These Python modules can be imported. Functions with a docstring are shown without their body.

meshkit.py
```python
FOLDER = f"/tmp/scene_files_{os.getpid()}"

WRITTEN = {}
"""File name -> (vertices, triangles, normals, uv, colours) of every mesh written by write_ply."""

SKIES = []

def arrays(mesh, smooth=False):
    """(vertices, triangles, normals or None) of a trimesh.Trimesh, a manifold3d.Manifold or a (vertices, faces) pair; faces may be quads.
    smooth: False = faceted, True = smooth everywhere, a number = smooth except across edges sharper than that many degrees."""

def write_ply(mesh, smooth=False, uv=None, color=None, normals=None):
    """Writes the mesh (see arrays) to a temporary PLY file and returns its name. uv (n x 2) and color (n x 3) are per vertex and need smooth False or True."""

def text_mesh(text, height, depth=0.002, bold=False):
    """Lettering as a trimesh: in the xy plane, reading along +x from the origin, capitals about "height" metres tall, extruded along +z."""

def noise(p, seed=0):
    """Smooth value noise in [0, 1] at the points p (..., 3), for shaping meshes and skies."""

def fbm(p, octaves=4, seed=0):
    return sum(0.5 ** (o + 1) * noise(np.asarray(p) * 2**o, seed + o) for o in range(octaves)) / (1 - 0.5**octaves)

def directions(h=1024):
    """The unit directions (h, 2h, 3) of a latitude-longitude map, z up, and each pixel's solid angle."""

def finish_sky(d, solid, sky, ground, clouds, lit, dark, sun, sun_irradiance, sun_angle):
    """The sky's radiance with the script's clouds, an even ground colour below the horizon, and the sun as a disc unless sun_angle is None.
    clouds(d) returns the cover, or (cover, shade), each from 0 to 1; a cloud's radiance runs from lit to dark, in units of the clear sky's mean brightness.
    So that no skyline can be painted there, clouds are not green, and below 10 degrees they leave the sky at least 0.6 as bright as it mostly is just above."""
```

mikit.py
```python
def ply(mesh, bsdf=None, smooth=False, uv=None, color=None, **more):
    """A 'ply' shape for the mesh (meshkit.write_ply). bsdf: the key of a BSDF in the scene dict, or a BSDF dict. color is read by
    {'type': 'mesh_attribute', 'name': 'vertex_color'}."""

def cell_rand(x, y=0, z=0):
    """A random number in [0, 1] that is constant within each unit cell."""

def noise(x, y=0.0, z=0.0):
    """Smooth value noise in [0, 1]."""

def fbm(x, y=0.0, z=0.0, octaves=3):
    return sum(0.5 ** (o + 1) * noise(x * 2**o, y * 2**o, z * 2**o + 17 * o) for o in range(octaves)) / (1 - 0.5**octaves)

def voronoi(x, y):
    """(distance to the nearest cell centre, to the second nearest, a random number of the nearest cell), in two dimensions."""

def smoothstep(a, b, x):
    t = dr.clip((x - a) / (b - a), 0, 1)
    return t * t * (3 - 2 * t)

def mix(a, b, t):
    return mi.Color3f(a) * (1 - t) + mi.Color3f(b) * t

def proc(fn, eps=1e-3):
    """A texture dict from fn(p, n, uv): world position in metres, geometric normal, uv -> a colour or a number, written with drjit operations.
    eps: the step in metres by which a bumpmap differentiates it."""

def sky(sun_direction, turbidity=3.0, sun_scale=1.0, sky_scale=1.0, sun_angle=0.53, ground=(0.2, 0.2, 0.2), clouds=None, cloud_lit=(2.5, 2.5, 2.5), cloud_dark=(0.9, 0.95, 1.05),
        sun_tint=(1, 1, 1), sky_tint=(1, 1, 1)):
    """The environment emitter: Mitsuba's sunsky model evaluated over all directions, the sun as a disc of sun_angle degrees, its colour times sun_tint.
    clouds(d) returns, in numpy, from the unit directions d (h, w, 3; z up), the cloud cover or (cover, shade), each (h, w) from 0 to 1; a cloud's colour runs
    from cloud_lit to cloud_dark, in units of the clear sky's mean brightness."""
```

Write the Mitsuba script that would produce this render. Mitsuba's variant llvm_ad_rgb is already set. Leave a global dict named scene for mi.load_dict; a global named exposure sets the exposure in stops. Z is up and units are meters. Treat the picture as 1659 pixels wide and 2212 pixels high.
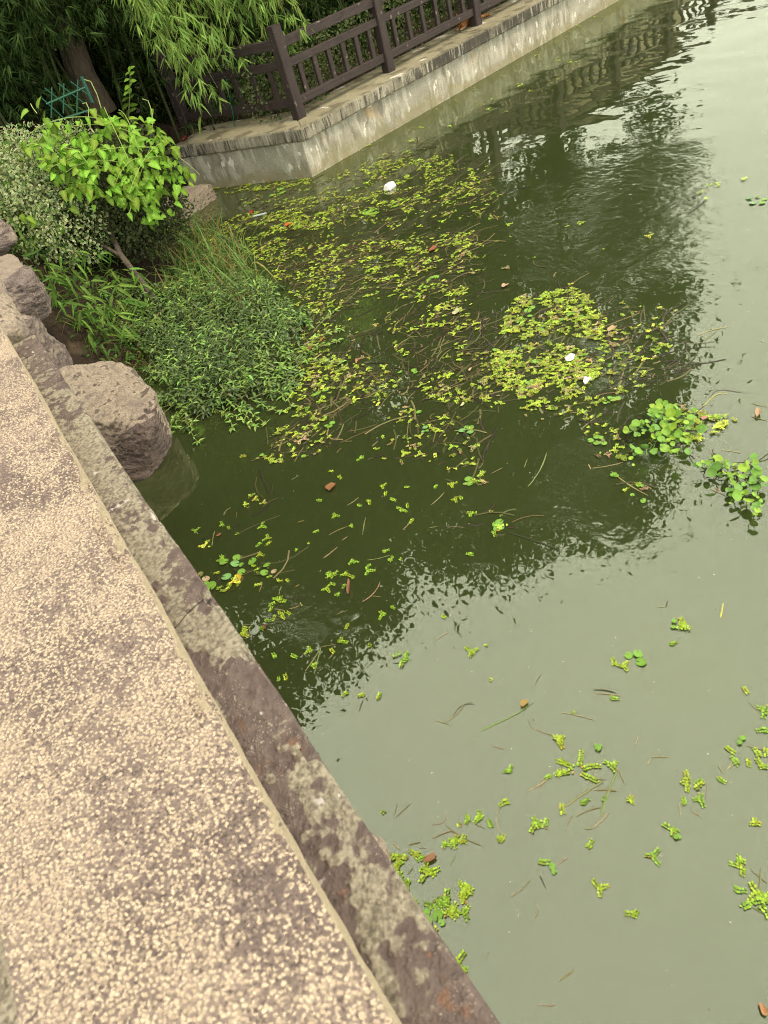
import math, random
import numpy as np
import trimesh
import manifold3d as m3
import drjit as dr
import mitsuba as mi
import mikit, meshkit
from mikit import noise, fbm, voronoi, smoothstep, mix, proc

rng = np.random.default_rng(7)
scene, labels = {}, {}

# ------------------------------------------------------------------ camera, sky, exposure
CAM_H = 3.0
# camera axes in the world: image right, image down, forward
CAM_R = np.array([0.8064254, -0.53912622, -0.24294238])
CAM_D = np.array([-0.5235747, -0.46001463, -0.7171165])
CAM_F = np.array([0.27485926, 0.70549944, -0.65324033])
EYE = np.array([0.0, 0.0, CAM_H])
T4 = mi.ScalarTransform4f
scene['camera'] = {'type': 'thinlens', 'fov': 56.80, 'fov_axis': 'x', 'near_clip': 0.05, 'far_clip': 400.0,
                   'aperture_radius': 0.0019, 'focus_distance': 5.5,
                   'to_world': T4().look_at(origin=EYE.tolist(), target=(EYE + CAM_F).tolist(), up=(-CAM_D).tolist())}
SUN_AZ, SUN_EL = math.radians(152), math.radians(57)
SUN = [math.sin(SUN_AZ) * math.cos(SUN_EL), math.cos(SUN_AZ) * math.cos(SUN_EL), math.sin(SUN_EL)]


def clouds(d):
    n = meshkit.fbm(d * 2.6 + 3.1, 4, 5)
    haze = np.clip(d[..., 2], 0, 1)
    return np.clip(0.86 + 0.4 * (n - 0.4), 0, 1), np.clip(0.30 * haze + 0.7 * (n - 0.5), 0, 1)


scene['sky'] = mikit.sky(SUN, turbidity=4.0, sun_scale=0.36, sun_angle=9.0, clouds=clouds, cloud_lit=(7.0, 6.95, 6.4), cloud_dark=(5.2, 5.1, 3.6),
                         ground=(0.12, 0.12, 0.09), sun_tint=(1.0, 0.95, 0.84))
exposure = 1.65


# ------------------------------------------------------------------ helpers
def ray(px, py):
    """Direction through a point of the photograph, measured on its 1659 x 2212 view."""
    v = (px - 829.5) * CAM_R + (py - 1106.0) * CAM_D + 1534.0 * CAM_F
    return v / np.linalg.norm(v)


def at(px, py, z=0.0):
    d = ray(px, py)
    return EYE + d * ((z - CAM_H) / d[2])


def at_y(px, py, y):
    d = ray(px, py)
    return EYE + d * (y / d[1])


def unit(v):
    v = np.asarray(v, float)
    return v / np.maximum(np.linalg.norm(v, axis=-1, keepdims=True), 1e-12)


count = {}


def key_for(base):
    n = count.get(base, 0)
    while True:
        k = base if n == 0 else f'{base}_{n:03d}'
        n += 1
        if k not in scene and k not in labels:
            break
    count[base] = n
    return k


def label(key, text=None, cat=None, group=None, kind=None):
    d = {}
    if text: d['label'] = text
    if cat: d['category'] = cat
    if group: d['group'] = group
    if kind: d['kind'] = kind
    labels[key] = d
    return key


def thing(name, text, cat, group=None):
    k = key_for(name)
    return label(k, text, cat, group)


def put(name, shape, parent=None, text=None, cat=None, group=None, kind=None):
    k = key_for(name if parent is None else f'{parent}__{name}')
    scene[k] = shape
    if text or cat or group or kind:
        label(k, text, cat, group, kind)
    return k


def ref(k):
    return {'type': 'ref', 'id': k}


def rgb(c):
    return {'type': 'rgb', 'value': [float(x) for x in c]}


def placed(shape, m):
    return {**shape, 'to_world': T4(np.asarray(m, float))}


def frame(x, y, z, p, s=1.0):
    m = np.eye(4)
    m[:3, 0], m[:3, 1], m[:3, 2], m[:3, 3] = np.asarray(x) * s, np.asarray(y) * s, np.asarray(z) * s, p
    return m


class MB:
    """Collects vertices, triangles and vertex colours of one mesh."""

    def __init__(self):
        self.v, self.f, self.c, self.n = [], [], [], 0

    def add(self, v, f, c=(1, 1, 1)):
        v, f = np.asarray(v, float), np.asarray(f, int)
        if f.shape[1] == 4:
            f = np.vstack([f[:, [0, 1, 2]], f[:, [0, 2, 3]]])
        c = np.broadcast_to(np.asarray(c, float), (len(v), 3))
        self.v.append(v); self.f.append(f + self.n); self.c.append(c); self.n += len(v)
        return self

    def mesh(self):
        return np.vstack(self.v), np.vstack(self.f), np.vstack(self.c)

    def ply(self, bsdf, smooth=False):
        v, f, c = self.mesh()
        return mikit.ply((v, f), bsdf, smooth, color=np.clip(c, 0, 1))


def tube(mb, pts, radii, n=6, c=(1, 1, 1), flat=1.0, caps=True):
    pts = np.asarray(pts, float)
    radii = np.broadcast_to(np.asarray(radii, float), (len(pts),))
    t = unit(np.gradient(pts, axis=0))
    up = np.array([0, 0, 1.0])
    if abs(t[0] @ up) > 0.9: up = np.array([1.0, 0, 0])
    a = unit(np.cross(t, up)); b = np.cross(a, t)
    th = np.arange(n) / n * 2 * np.pi
    ring = np.cos(th)[None, :, None] * a[:, None] + flat * np.sin(th)[None, :, None] * b[:, None]
    v = (pts[:, None] + ring * radii[:, None, None]).reshape(-1, 3)
    i, j = np.meshgrid(np.arange(len(pts) - 1), np.arange(n), indexing='ij')
    i, j = i.ravel(), j.ravel(); k = (j + 1) % n
    f = np.stack([i * n + j, (i + 1) * n + j, (i + 1) * n + k, i * n + k], 1)
    f = np.vstack([f[:, [0, 1, 2]], f[:, [0, 2, 3]]])
    if caps:
        e = len(pts) * n
        v = np.vstack([v, pts[0], pts[-1]])
        q = np.arange(n)
        f = np.vstack([f, np.stack([q, (q + 1) % n, q * 0 + e], 1), np.stack([e - n + (q + 1) % n, e - n + q, q * 0 + e + 1], 1)])
    mb.add(v, f, c if np.ndim(c) == 1 else np.repeat(np.vstack([c, c[:1], c[-1:]]) if False else c, 1, 0))
    return mb


def curve(p0, p1, sag=0.0, side=0.0, n=8):
    """Points from p0 to p1, bowed by sag (down) and side (sideways)."""
    p0, p1 = np.asarray(p0, float), np.asarray(p1, float)
    t = np.linspace(0, 1, n)[:, None]
    d = unit(np.cross(p1 - p0, [0, 0, 1.0]))
    b = 4 * t * (1 - t)
    return p0 + (p1 - p0) * t - b * np.array([0, 0, sag]) + b * d * side


def rounded_box(size, r, seg=2):
    """A box with rounded edges, centred on the origin."""
    s = np.asarray(size, float) / 2 - r
    ball = m3.Manifold.sphere(r, 4 * seg)
    return m3.Manifold.batch_hull([ball.translate([float(a * s[0]), float(b * s[1]), float(c * s[2])]) for a in (-1, 1) for b in (-1, 1) for c in (-1, 1)])


def as_mesh(man):
    m = man.to_mesh()
    return trimesh.Trimesh(m.vert_properties[:, :3], m.tri_verts, process=False)


def hull_rock(points, edge=0.06, amp=0.03, freq=6, seed=0, rounding=8, fine=0.006):
    """A weathered rock: the hull of the points, refined, its corners worn and its faces broken by noise."""
    h = m3.Manifold.hull_points(np.asarray(points, float)).refine_to_length(edge)
    t = as_mesh(h)
    trimesh.smoothing.filter_laplacian(t, lamb=0.5, iterations=rounding)
    v = np.asarray(t.vertices); n = np.asarray(t.vertex_normals)
    k = meshkit.fbm(v * freq, 5, seed) - 0.5
    ridg = np.abs(meshkit.fbm(v * np.array([freq, freq, freq * 2.2]) * 1.6, 4, seed + 9) - 0.5)
    pit = np.clip(meshkit.fbm(v * np.array([26, 26, 55.0]), 3, seed + 5) - 0.60, 0, 1)
    t.vertices = v + n * (k * amp * 1.6 - ridg * amp * 1.1 - pit * 0.10 + (meshkit.noise(v * 60, seed + 3) - 0.5) * fine)[:, None]
    return t


def box_grid(size, step, chamfer=0.012):
    """A box with all faces divided to about step."""
    m = rounded_box(size, chamfer, 2).refine_to_length(step)
    return as_mesh(m)


# ------------------------------------------------------------------ materials
def mat(key, d):
    scene[key] = d
    return key


def bump(bsdf, fn, scale=1.0, eps=1e-3):
    return {'type': 'bumpmap', 'relief': proc(fn, eps), 'scale': scale, 'base': bsdf}


def principled(color, rough=0.8, spec=0.3, **k):
    return {'type': 'principled', 'base_color': color if isinstance(color, dict) else rgb(color), 'roughness': rough, 'specular': spec, **k}


VC = {'type': 'mesh_attribute', 'name': 'vertex_color'}
mat('leaf_material', {'type': 'principledthin', 'base_color': VC, 'roughness': 0.5, 'diff_trans': 0.7, 'eta': 1.4})
mat('wet_leaf_material', {'type': 'twosided', 'bsdf': principled(VC, 0.45, 0.4)})
mat('float_material', {'type': 'twosided', 'bsdf': principled(VC, 0.5, 0.35)})
mat('weed_material', {'type': 'twosided', 'bsdf': principled(VC, 0.38, 0.5)})
mat('matte_material', {'type': 'twosided', 'bsdf': principled(VC, 0.85, 0.2)})


def granite(p, n, uv):
    q = 1 / 0.0058
    w = 0.7 * noise(p.x * 260, p.y * 260, 1.0)
    a, b, r = voronoi(p.x * q + w, p.y * q + p.z * q - w)
    patch = fbm(p.x * 7, p.y * 7, p.z * 7, 4)
    blot = fbm(p.x * 38, p.y * 38, p.z * 38, 2)
    broad = fbm(p.x * 3.0 + 9, p.y * 3.2, 2.0, 4)
    grain = smoothstep(0.66, 0.22, a) * smoothstep(0.16, 0.50, r + (patch - 0.5) * 1.5 + (blot - 0.5) * 0.8 - (broad - 0.48) * 0.7)
    dark = mix((0.135, 0.100, 0.088), (0.30, 0.232, 0.19), blot * 0.6 + patch * 0.4)
    dark = mix(dark, (0.115, 0.085, 0.076), smoothstep(0.50, 0.70, broad) * 0.6)
    pits = noise(p.x * 330, p.y * 330, p.z * 330)
    dark = mix(dark, (0.075, 0.055, 0.05), smoothstep(0.62, 0.85, pits) * 0.8)
    dark = mix(dark, (0.40, 0.315, 0.25), smoothstep(0.38, 0.15, pits) * 0.45)
    pale = mix((0.37, 0.285, 0.20), (0.62, 0.50, 0.355), r)
    c = mix(dark, pale, grain)
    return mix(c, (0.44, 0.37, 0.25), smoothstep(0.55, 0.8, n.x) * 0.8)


def granite_relief(p, n, uv):
    return 0.0045 * noise(p.x * 150, p.y * 150, p.z * 150) + 0.004 * noise(p.x * 60, p.y * 60, p.z * 60)


mat('granite_material', bump(principled(proc(granite), 0.8, 0.25), granite_relief, 1.0, 0.0008))


def lichen_stone(p, n, uv):
    big = fbm(p.x * 11 + 3, p.y * 7, p.z * 9, 4)
    edge = fbm(p.x * 60, p.y * 60, p.z * 60, 3)
    big = big * 0.7 + 0.3 * fbm(p.x * 34 + 5, p.y * 28, p.z * 28, 3)
    # the lichen grows thickest towards the slab, the bare edge stays purple
    k = smoothstep(0.455, 0.50, big + (edge - 0.5) * 0.26 - (p.x + 0.03) * 0.9 + (noise(p.y * 2.3, 4.0) - 0.46) * 0.30)
    grit = noise(p.x * 420, p.y * 420, p.z * 420)
    stone = mix(mix((0.085, 0.064, 0.058), (0.20, 0.152, 0.132), edge), (0.42, 0.36, 0.31), smoothstep(0.78, 0.95, grit))
    rust = smoothstep(0.66, 0.76, fbm(p.x * 34 + 40, p.y * 30, p.z * 30, 3) * 0.6 + fbm(p.x * 9, p.y * 9, 3.0, 2) * 0.4)
    stone = mix(stone, (0.21, 0.115, 0.07), rust * 0.7)
    li = mix((0.165, 0.143, 0.107), (0.37, 0.325, 0.245), smoothstep(0.25, 0.75, fbm(p.x * 150, p.y * 150, p.z * 150, 3)))
    salt = smoothstep(0.70, 0.76, fbm(p.x * 55 + 9, p.y * 35, p.z * 50, 3)) * smoothstep(0.5, 0.65, noise(p.x * 5, p.y * 4, 3.3))
    seam = smoothstep(0.014, 0.004, dr.abs(fbm(p.x * 7, p.y * 5, 6.0, 3) - 0.5)) * smoothstep(0.50, 0.60, noise(p.x * 3, p.y * 3.1, 8.0))
    return mix(mix(mix(stone, li, k), (0.5, 0.46, 0.42), salt), (0.03, 0.024, 0.02), seam * 0.85)


def stone_relief(p, n, uv):
    big = fbm(p.x * 11 + 3, p.y * 7, p.z * 9, 4)
    edge = fbm(p.x * 60, p.y * 60, p.z * 60, 3)
    return 0.0015 * smoothstep(0.44, 0.52, big + (edge - 0.5) * 0.16) + 0.012 * edge + 0.003 * noise(p.x * 280, p.y * 280, p.z * 280)


mat('ledge_material', bump(principled(proc(lichen_stone), 0.85, 0.25), stone_relief, 1.0, 0.001))


def boulder_color(p, n, uv):
    big = fbm(p.x * 3.2 + 1, p.y * 3.2, p.z * 3.0, 4)
    mid = fbm(p.x * 16, p.y * 16, p.z * 34, 4)
    fine = fbm(p.x * 120, p.y * 120, p.z * 120, 3)
    # one raw purple-brown scar with a ragged edge on the big boulder, pale weathered skin elsewhere
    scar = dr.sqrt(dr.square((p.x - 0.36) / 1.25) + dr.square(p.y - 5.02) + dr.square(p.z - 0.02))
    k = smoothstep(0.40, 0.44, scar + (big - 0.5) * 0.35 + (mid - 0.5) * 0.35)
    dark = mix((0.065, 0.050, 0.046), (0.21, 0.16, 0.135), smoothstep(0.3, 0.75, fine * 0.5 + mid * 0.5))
    pale = mix((0.155, 0.125, 0.103), (0.42, 0.345, 0.26), smoothstep(0.25, 0.75, fine * 0.55 + mid * 0.45))
    pale = mix(pale, mix((0.14, 0.11, 0.10), (0.27, 0.22, 0.19), fine), smoothstep(0.54, 0.66, big + (fine - 0.5) * 0.15) * 0.8)
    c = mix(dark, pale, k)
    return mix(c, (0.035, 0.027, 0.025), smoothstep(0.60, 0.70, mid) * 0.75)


def boulder_relief(p, n, uv):
    return 0.03 * fbm(p.x * 16, p.y * 16, p.z * 34, 4) + 0.012 * fbm(p.x * 90, p.y * 90, p.z * 90, 3)


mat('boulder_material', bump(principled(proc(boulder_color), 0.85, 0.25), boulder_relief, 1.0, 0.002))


def concrete(p, n, uv):
    blot = fbm(p.x * 4 + 8, p.y * 4, p.z * 4, 4)
    fine = fbm(p.x * 60, p.y * 60, p.z * 60, 3)
    run = fbm(p.x * 15, p.y * 15, p.z * 2.4, 4)
    zone = fbm(p.x * 1.3 + 5, p.y * 1.3, p.z * 0.8, 3)
    c = mix((0.22, 0.205, 0.16), (0.47, 0.44, 0.355), blot)
    c = mix(c, (0.68, 0.65, 0.54), smoothstep(0.48, 0.72, run + (zone - 0.5) * 0.5) * 0.40)
    c = mix(c, (0.17, 0.15, 0.11), smoothstep(0.60, 0.80, fbm(p.x * 17 + 31, p.y * 17, p.z * 5.0, 4) + (zone - 0.5) * 0.8 + (fine - 0.5) * 0.2) * 0.6)
    rust = smoothstep(0.69, 0.78, fbm(p.x * 5.3 + 60, p.y * 5.3, p.z * 2.4, 3))
    c = mix(c, (0.40, 0.26, 0.11), rust * 0.6)
    chip = smoothstep(0.68, 0.73, fbm(p.x * 13 + 5, p.y * 13, p.z * 6, 4))
    c = mix(c, (0.72, 0.69, 0.62), chip * 0.8)
    algae = smoothstep(0.20, 0.08, p.z + (blot - 0.5) * 0.30 + (run - 0.5) * 0.20)
    c = mix(c, mix((0.30, 0.27, 0.13), (0.20, 0.17, 0.10), blot), algae * 0.6)
    return c * (0.72 + 0.56 * fine)


def concrete_relief(p, n, uv):
    return 0.004 * fbm(p.x * 40, p.y * 40, p.z * 40, 3) + 0.006 * fbm(p.x * 6, p.y * 6, p.z * 6, 3)


mat('concrete_material', bump(principled(proc(concrete), 0.9, 0.2), concrete_relief, 1.0, 0.002))


def coping_color(p, n, uv):
    run = fbm(p.x * 15, p.y * 15, p.z * 1.0, 4)
    fine = fbm(p.x * 60, p.y * 60, p.z * 60, 3)
    blot = fbm(p.x * 3 + 2, p.y * 3, p.z * 3, 4)
    top = smoothstep(0.6, 0.8, n.z)
    zone = fbm(p.x * 0.9 + 2, p.y * 0.9, 0.0, 3)
    side = mix((0.16, 0.142, 0.105), (0.36, 0.33, 0.255), smoothstep(0.3, 0.7, run * 0.5 + blot * 0.5))
    soot = smoothstep(0.42, 0.66, fbm(p.x * 30 + 4, p.y * 30, p.z * 4.0, 4) + (zone - 0.5) * 0.6 + (fine - 0.5) * 0.25 + smoothstep(4.4, 5.6, p.x) * 0.10 - 0.06)
    side = mix(side, (0.045, 0.041, 0.035), soot * 0.85)
    side = mix(side, (0.5, 0.48, 0.40), smoothstep(0.62, 0.75, fbm(p.x * 34 + 5, p.y * 34, p.z * 1.5, 3)) * 0.6)
    flat = mix((0.17, 0.15, 0.095), (0.31, 0.28, 0.19), blot)
    flat = mix(flat, (0.10, 0.09, 0.058), smoothstep(0.5, 0.7, fbm(p.x * 6 + 8, p.y * 6, p.z * 6, 4)) * 0.7)
    flat = mix(flat, (0.6, 0.57, 0.5), smoothstep(0.66, 0.72, fbm(p.x * 4 + 21, p.y * 4, p.z * 4, 4)) * 0.8)
    return mix(side, flat, top) * (0.72 + 0.56 * fine)


mat('coping_material', bump(principled(proc(coping_color), 0.92, 0.2), concrete_relief, 1.0, 0.002))


def wood_color(p, n, uv):
    g = fbm(p.x * 8, p.y * 8, p.z * 5, 3)
    s = noise(uv.x * 90.0, uv.y * 5.0, 0.0)
    worn = smoothstep(0.72, 0.80, fbm(p.x * 17, p.y * 17, p.z * 9, 3))
    c = mix((0.026, 0.018, 0.017), (0.066, 0.048, 0.043), g * 0.6 + s * 0.4)
    return mix(c, (0.24, 0.19, 0.15), worn * 0.7)


def wood_relief(p, n, uv):
    return 0.0025 * noise(uv.x * 90.0, uv.y * 5.0) + 0.002 * noise(uv.x * 40.0, uv.y * 2.0)


mat('timber_material', bump(principled(proc(wood_color), 0.62, 0.35), wood_relief, 1.0, 0.002))


def soil(p, n, uv):
    a = fbm(p.x * 3, p.y * 3, p.z * 3, 3)
    b = fbm(p.x * 40, p.y * 40, p.z * 40, 3)
    c = mix((0.020, 0.015, 0.011), (0.058, 0.042, 0.029), b)
    return mix(c, (0.13, 0.10, 0.065), smoothstep(0.6, 0.75, a) * 0.5)


mat('soil_material', bump(principled(proc(soil), 0.95, 0.1), lambda p, n, uv: 0.03 * fbm(p.x * 22, p.y * 22, p.z * 22, 3), 1.0, 0.004))


def bark(p, n, uv):
    a = fbm(p.x * 30, p.y * 30, p.z * 7, 3)
    return mix((0.055, 0.042, 0.032), (0.17, 0.135, 0.105), a)


mat('bark_material', bump(principled(proc(bark), 0.9, 0.2), lambda p, n, uv: 0.02 * fbm(p.x * 30, p.y * 30, p.z * 7, 3), 1.0, 0.003))


mat('pale_bark_material', bump(principled(proc(lambda p, n, uv: mix((0.08, 0.06, 0.045), (0.26, 0.20, 0.15), fbm(p.x * 34, p.y * 34, p.z * 9, 4))), 0.9, 0.2), lambda p, n, uv: 0.03 * fbm(p.x * 34, p.y * 34, p.z * 9, 3), 1.0, 0.003))


def water_color(p, n, uv):
    a = fbm(p.x * 0.5 + 2, p.y * 0.5, 0.0, 3)
    return mix((0.034, 0.045, 0.015), (0.041, 0.054, 0.018), a)


RINGS = [(at(1275, 425)[:2], 0.10, 1.0), (at(1290, 545)[:2], 0.085, 0.6), (at(1350, 660)[:2], 0.08, 0.5), (at(1210, 500)[:2], 0.075, 0.5)]


def ripples(p, n, uv):
    x, y = p.x, p.y
    big = noise(x * 0.9, y * 0.9, 4.0); mid = noise(x * 3.1, y * 3.1); sharp = noise(x * 24, y * 21, 2.0); patch = noise(x * 2.2, y * 2.2, 5.0); fine = noise(x * 58, y * 58, 8.0)
    d2 = dr.square((x - 5.6) / 1.5) + dr.square((y - 5.0) / 1.3)
    rough = smoothstep(1.5, 0.35, dr.sqrt(d2) + (patch - 0.5) * 0.9)
    far = smoothstep(5.8, 8.8, x + 0.15 * y + (big - 0.5) * 1.2)
    blotch = smoothstep(0.66, 0.80, noise(x * 2.9 + 11, y * 2.9, 1.0) * 0.7 + patch * 0.3) * smoothstep(8.0, 5.0, x)
    h = 0.00055 * mid + 0.00012 * sharp
    h += rough * (0.0036 * noise(x * 8.5, y * 8.5, 5.0) + 0.0015 * sharp + 0.0004 * fine)
    h += far * (0.0078 * noise(x * 2.9 + y * 1.0, y * 2.9 - x * 1.0, 9.0) + 0.0016 * noise(x * 8, y * 8, 3.0))
    h += blotch * (0.0013 * sharp + 0.0005 * fine)
    for c, wl, a in RINGS:
        r = dr.sqrt(dr.square(x - float(c[0])) + dr.square(y - float(c[1]))) + 0.03 * mid + 0.02 * patch
        h += 0.00042 * a * (0.3 + patch) * dr.sin(r * (2 * math.pi / (0.72 * wl))) * dr.exp(-dr.square(r / 0.30))
    return h


mat('water_material', bump({'type': 'plastic', 'diffuse_reflectance': proc(water_color), 'int_ior': 2.45, 'specular_reflectance': rgb((0.96, 1.0, 0.80)), 'nonlinear': False}, ripples, 1.0, 0.002))
mat('green_paint_material', principled((0.008, 0.085, 0.047), 0.4, 0.5))
mat('foam_material', principled((0.78, 0.77, 0.74), 0.8, 0.3))
mat('brown_glass_material', principled((0.11, 0.022, 0.012), 0.15, 0.6))
mat('facade_material', principled((0.42, 0.37, 0.27), 0.9, 0.2))
mat('pane_material', principled((0.02, 0.025, 0.03), 0.1, 0.6))
mat('roof_material', principled((0.05, 0.05, 0.055), 0.8, 0.3))

# ------------------------------------------------------------------ the setting: water, ground
WC = np.array([4.545, 10.08]); WR = np.array([0.977, 0.2136]); WL = np.array([-0.513, 0.858])      # waterline corner of the retaining wall, its two directions
CC = np.array([4.55, 9.99]); CAP_Z, CAP_T = 0.67, 0.17
L_LEN, R_LEN = 2.45, 26.0

v = np.array([[-40, -60, 0], [90, -60, 0], [90, 70, 0], [-40, 70, 0.0]])
scene['water'] = mikit.ply((v, [[0, 1, 2, 3]]), 'water_material', uv=v[:, :2])
label('water', kind='structure')

SHORE = np.array([[-0.55, -30], [-0.3, 4.9], [0.05, 5.6], [0.35, 6.4], [0.95, 7.3], [1.5, 8.1], [2.1, 9.3], [2.6, 10.6], [3.1, 11.7], [3.4, 12.1], [3.9, 12.6]])


def polyline_distance(x, y, line):
    best, sign = np.full(x.shape, 1e9), np.ones(x.shape)
    for a, b in zip(line[:-1], line[1:]):
        d = b - a; L = d @ d
        t = np.clip(((x - a[0]) * d[0] + (y - a[1]) * d[1]) / L, 0, 1)
        ex, ey = x - a[0] - t * d[0], y - a[1] - t * d[1]
        r = np.hypot(ex, ey)
        s = np.where(d[0] * (y - a[1]) - d[1] * (x - a[0]) > 0, 1.0, -1.0)
        near = r < best
        sign = np.where(near, s, sign); best = np.where(near, r, best)
    return best * sign


def sstep(a, b, x):
    t = np.clip((x - a) / (b - a), 0, 1)
    return t * t * (3 - 2 * t)


def ground_z(x, y):
    x, y = np.asarray(x, float), np.asarray(y, float)
    d = polyline_distance(x, y, SHORE)
    top = 0.60 + 0.95 * sstep(4.4, 1.8, x)
    bank = np.clip(-0.06 + 0.72 * d, -0.6, None)
    z = np.where(bank < top, bank, top)
    z = np.where((x < -0.62) & (y < 4.8), 1.5, z)
    # behind the retaining wall
    back = (x - WC[0]) * -WR[1] + (y - WC[1]) * WR[0]
    left = (x - WC[0]) * -WL[1] + (y - WC[1]) * WL[0]
    z = np.where((x > 3.3) & (back > 0.62) & (-left > -99) & ((x - WC[0]) * WL[1] - (y - WC[1]) * WL[0] > 0.55), top, z)
    z = np.where((x > 3.3) & ((back < 0.62) | ((x - WC[0]) * WL[1] - (y - WC[1]) * WL[0] < 0.55)), np.minimum(z, -0.6), z) if True else z
    return z + (meshkit.fbm(np.stack([x * 2.5, y * 2.5, x * 0], -1), 3, 4) - 0.5) * 0.10


gx = np.unique(np.concatenate([np.linspace(-45, -3, 22), np.linspace(-3, 9, 121), np.linspace(9, 40, 63), np.linspace(40, 95, 12)]))
gy = np.unique(np.concatenate([np.linspace(-60, 3, 22), np.linspace(3, 18, 151), np.linspace(18, 75, 30)]))
X, Y = np.meshgrid(gx, gy, indexing='ij')
Z = ground_z(X, Y)
nx, ny = X.shape
i, j = np.meshgrid(np.arange(nx - 1), np.arange(ny - 1), indexing='ij')
quad = np.stack([i * ny + j, (i + 1) * ny + j, (i + 1) * ny + j + 1, i * ny + j + 1], -1).reshape(-1, 4)
scene['ground'] = mikit.ply((np.stack([X, Y, Z], -1).reshape(-1, 3), quad), 'soil_material', True)
label('ground', kind='structure')


# ------------------------------------------------------------------ retaining wall
def prism(poly, z0, z1, step=0.0):
    """A prism over a plan polygon given counter-clockwise."""
    p = np.asarray(poly, float)
    m = m3.CrossSection([p]).extrude(z1 - z0).translate([0, 0, z0])
    if step: m = m.refine_to_length(step)
    return as_mesh(m)


def roughen(t, amp, freq, seed=0):
    v = np.asarray(t.vertices); n = np.asarray(trimesh.Trimesh(t.vertices, t.faces, process=True).vertex_normals) if False else np.asarray(t.vertex_normals)
    t.vertices = v + n * ((meshkit.fbm(v * freq, 3, seed) - 0.5) * 2 * amp)[:, None]
    return t


def perp(d):
    return np.array([-d[1], d[0]])          # to the left of d: away from the water for WR


def mitre(c, off):
    """The point off behind the corner c, parallel to both wall faces."""
    nR, nL = perp(WR), -perp(WL)
    return c + np.linalg.solve(np.stack([nR, nL]), [off, off])


wall = thing('retaining_wall', 'stained grey concrete retaining wall with dark coping under the brown railing', 'wall')
depth = 0.5
Lend, Rend = WC + WL * (L_LEN - 0.1), WC + WR * R_LEN
inL, inC, inR = Lend - perp(WL) * depth, mitre(WC, depth), Rend + perp(WR) * depth
zc = CAP_Z - CAP_T - 0.004
put('wall_panel', mikit.ply(prism([WC, inC, inL, Lend], -0.8, zc), 'concrete_material'), wall)
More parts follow.
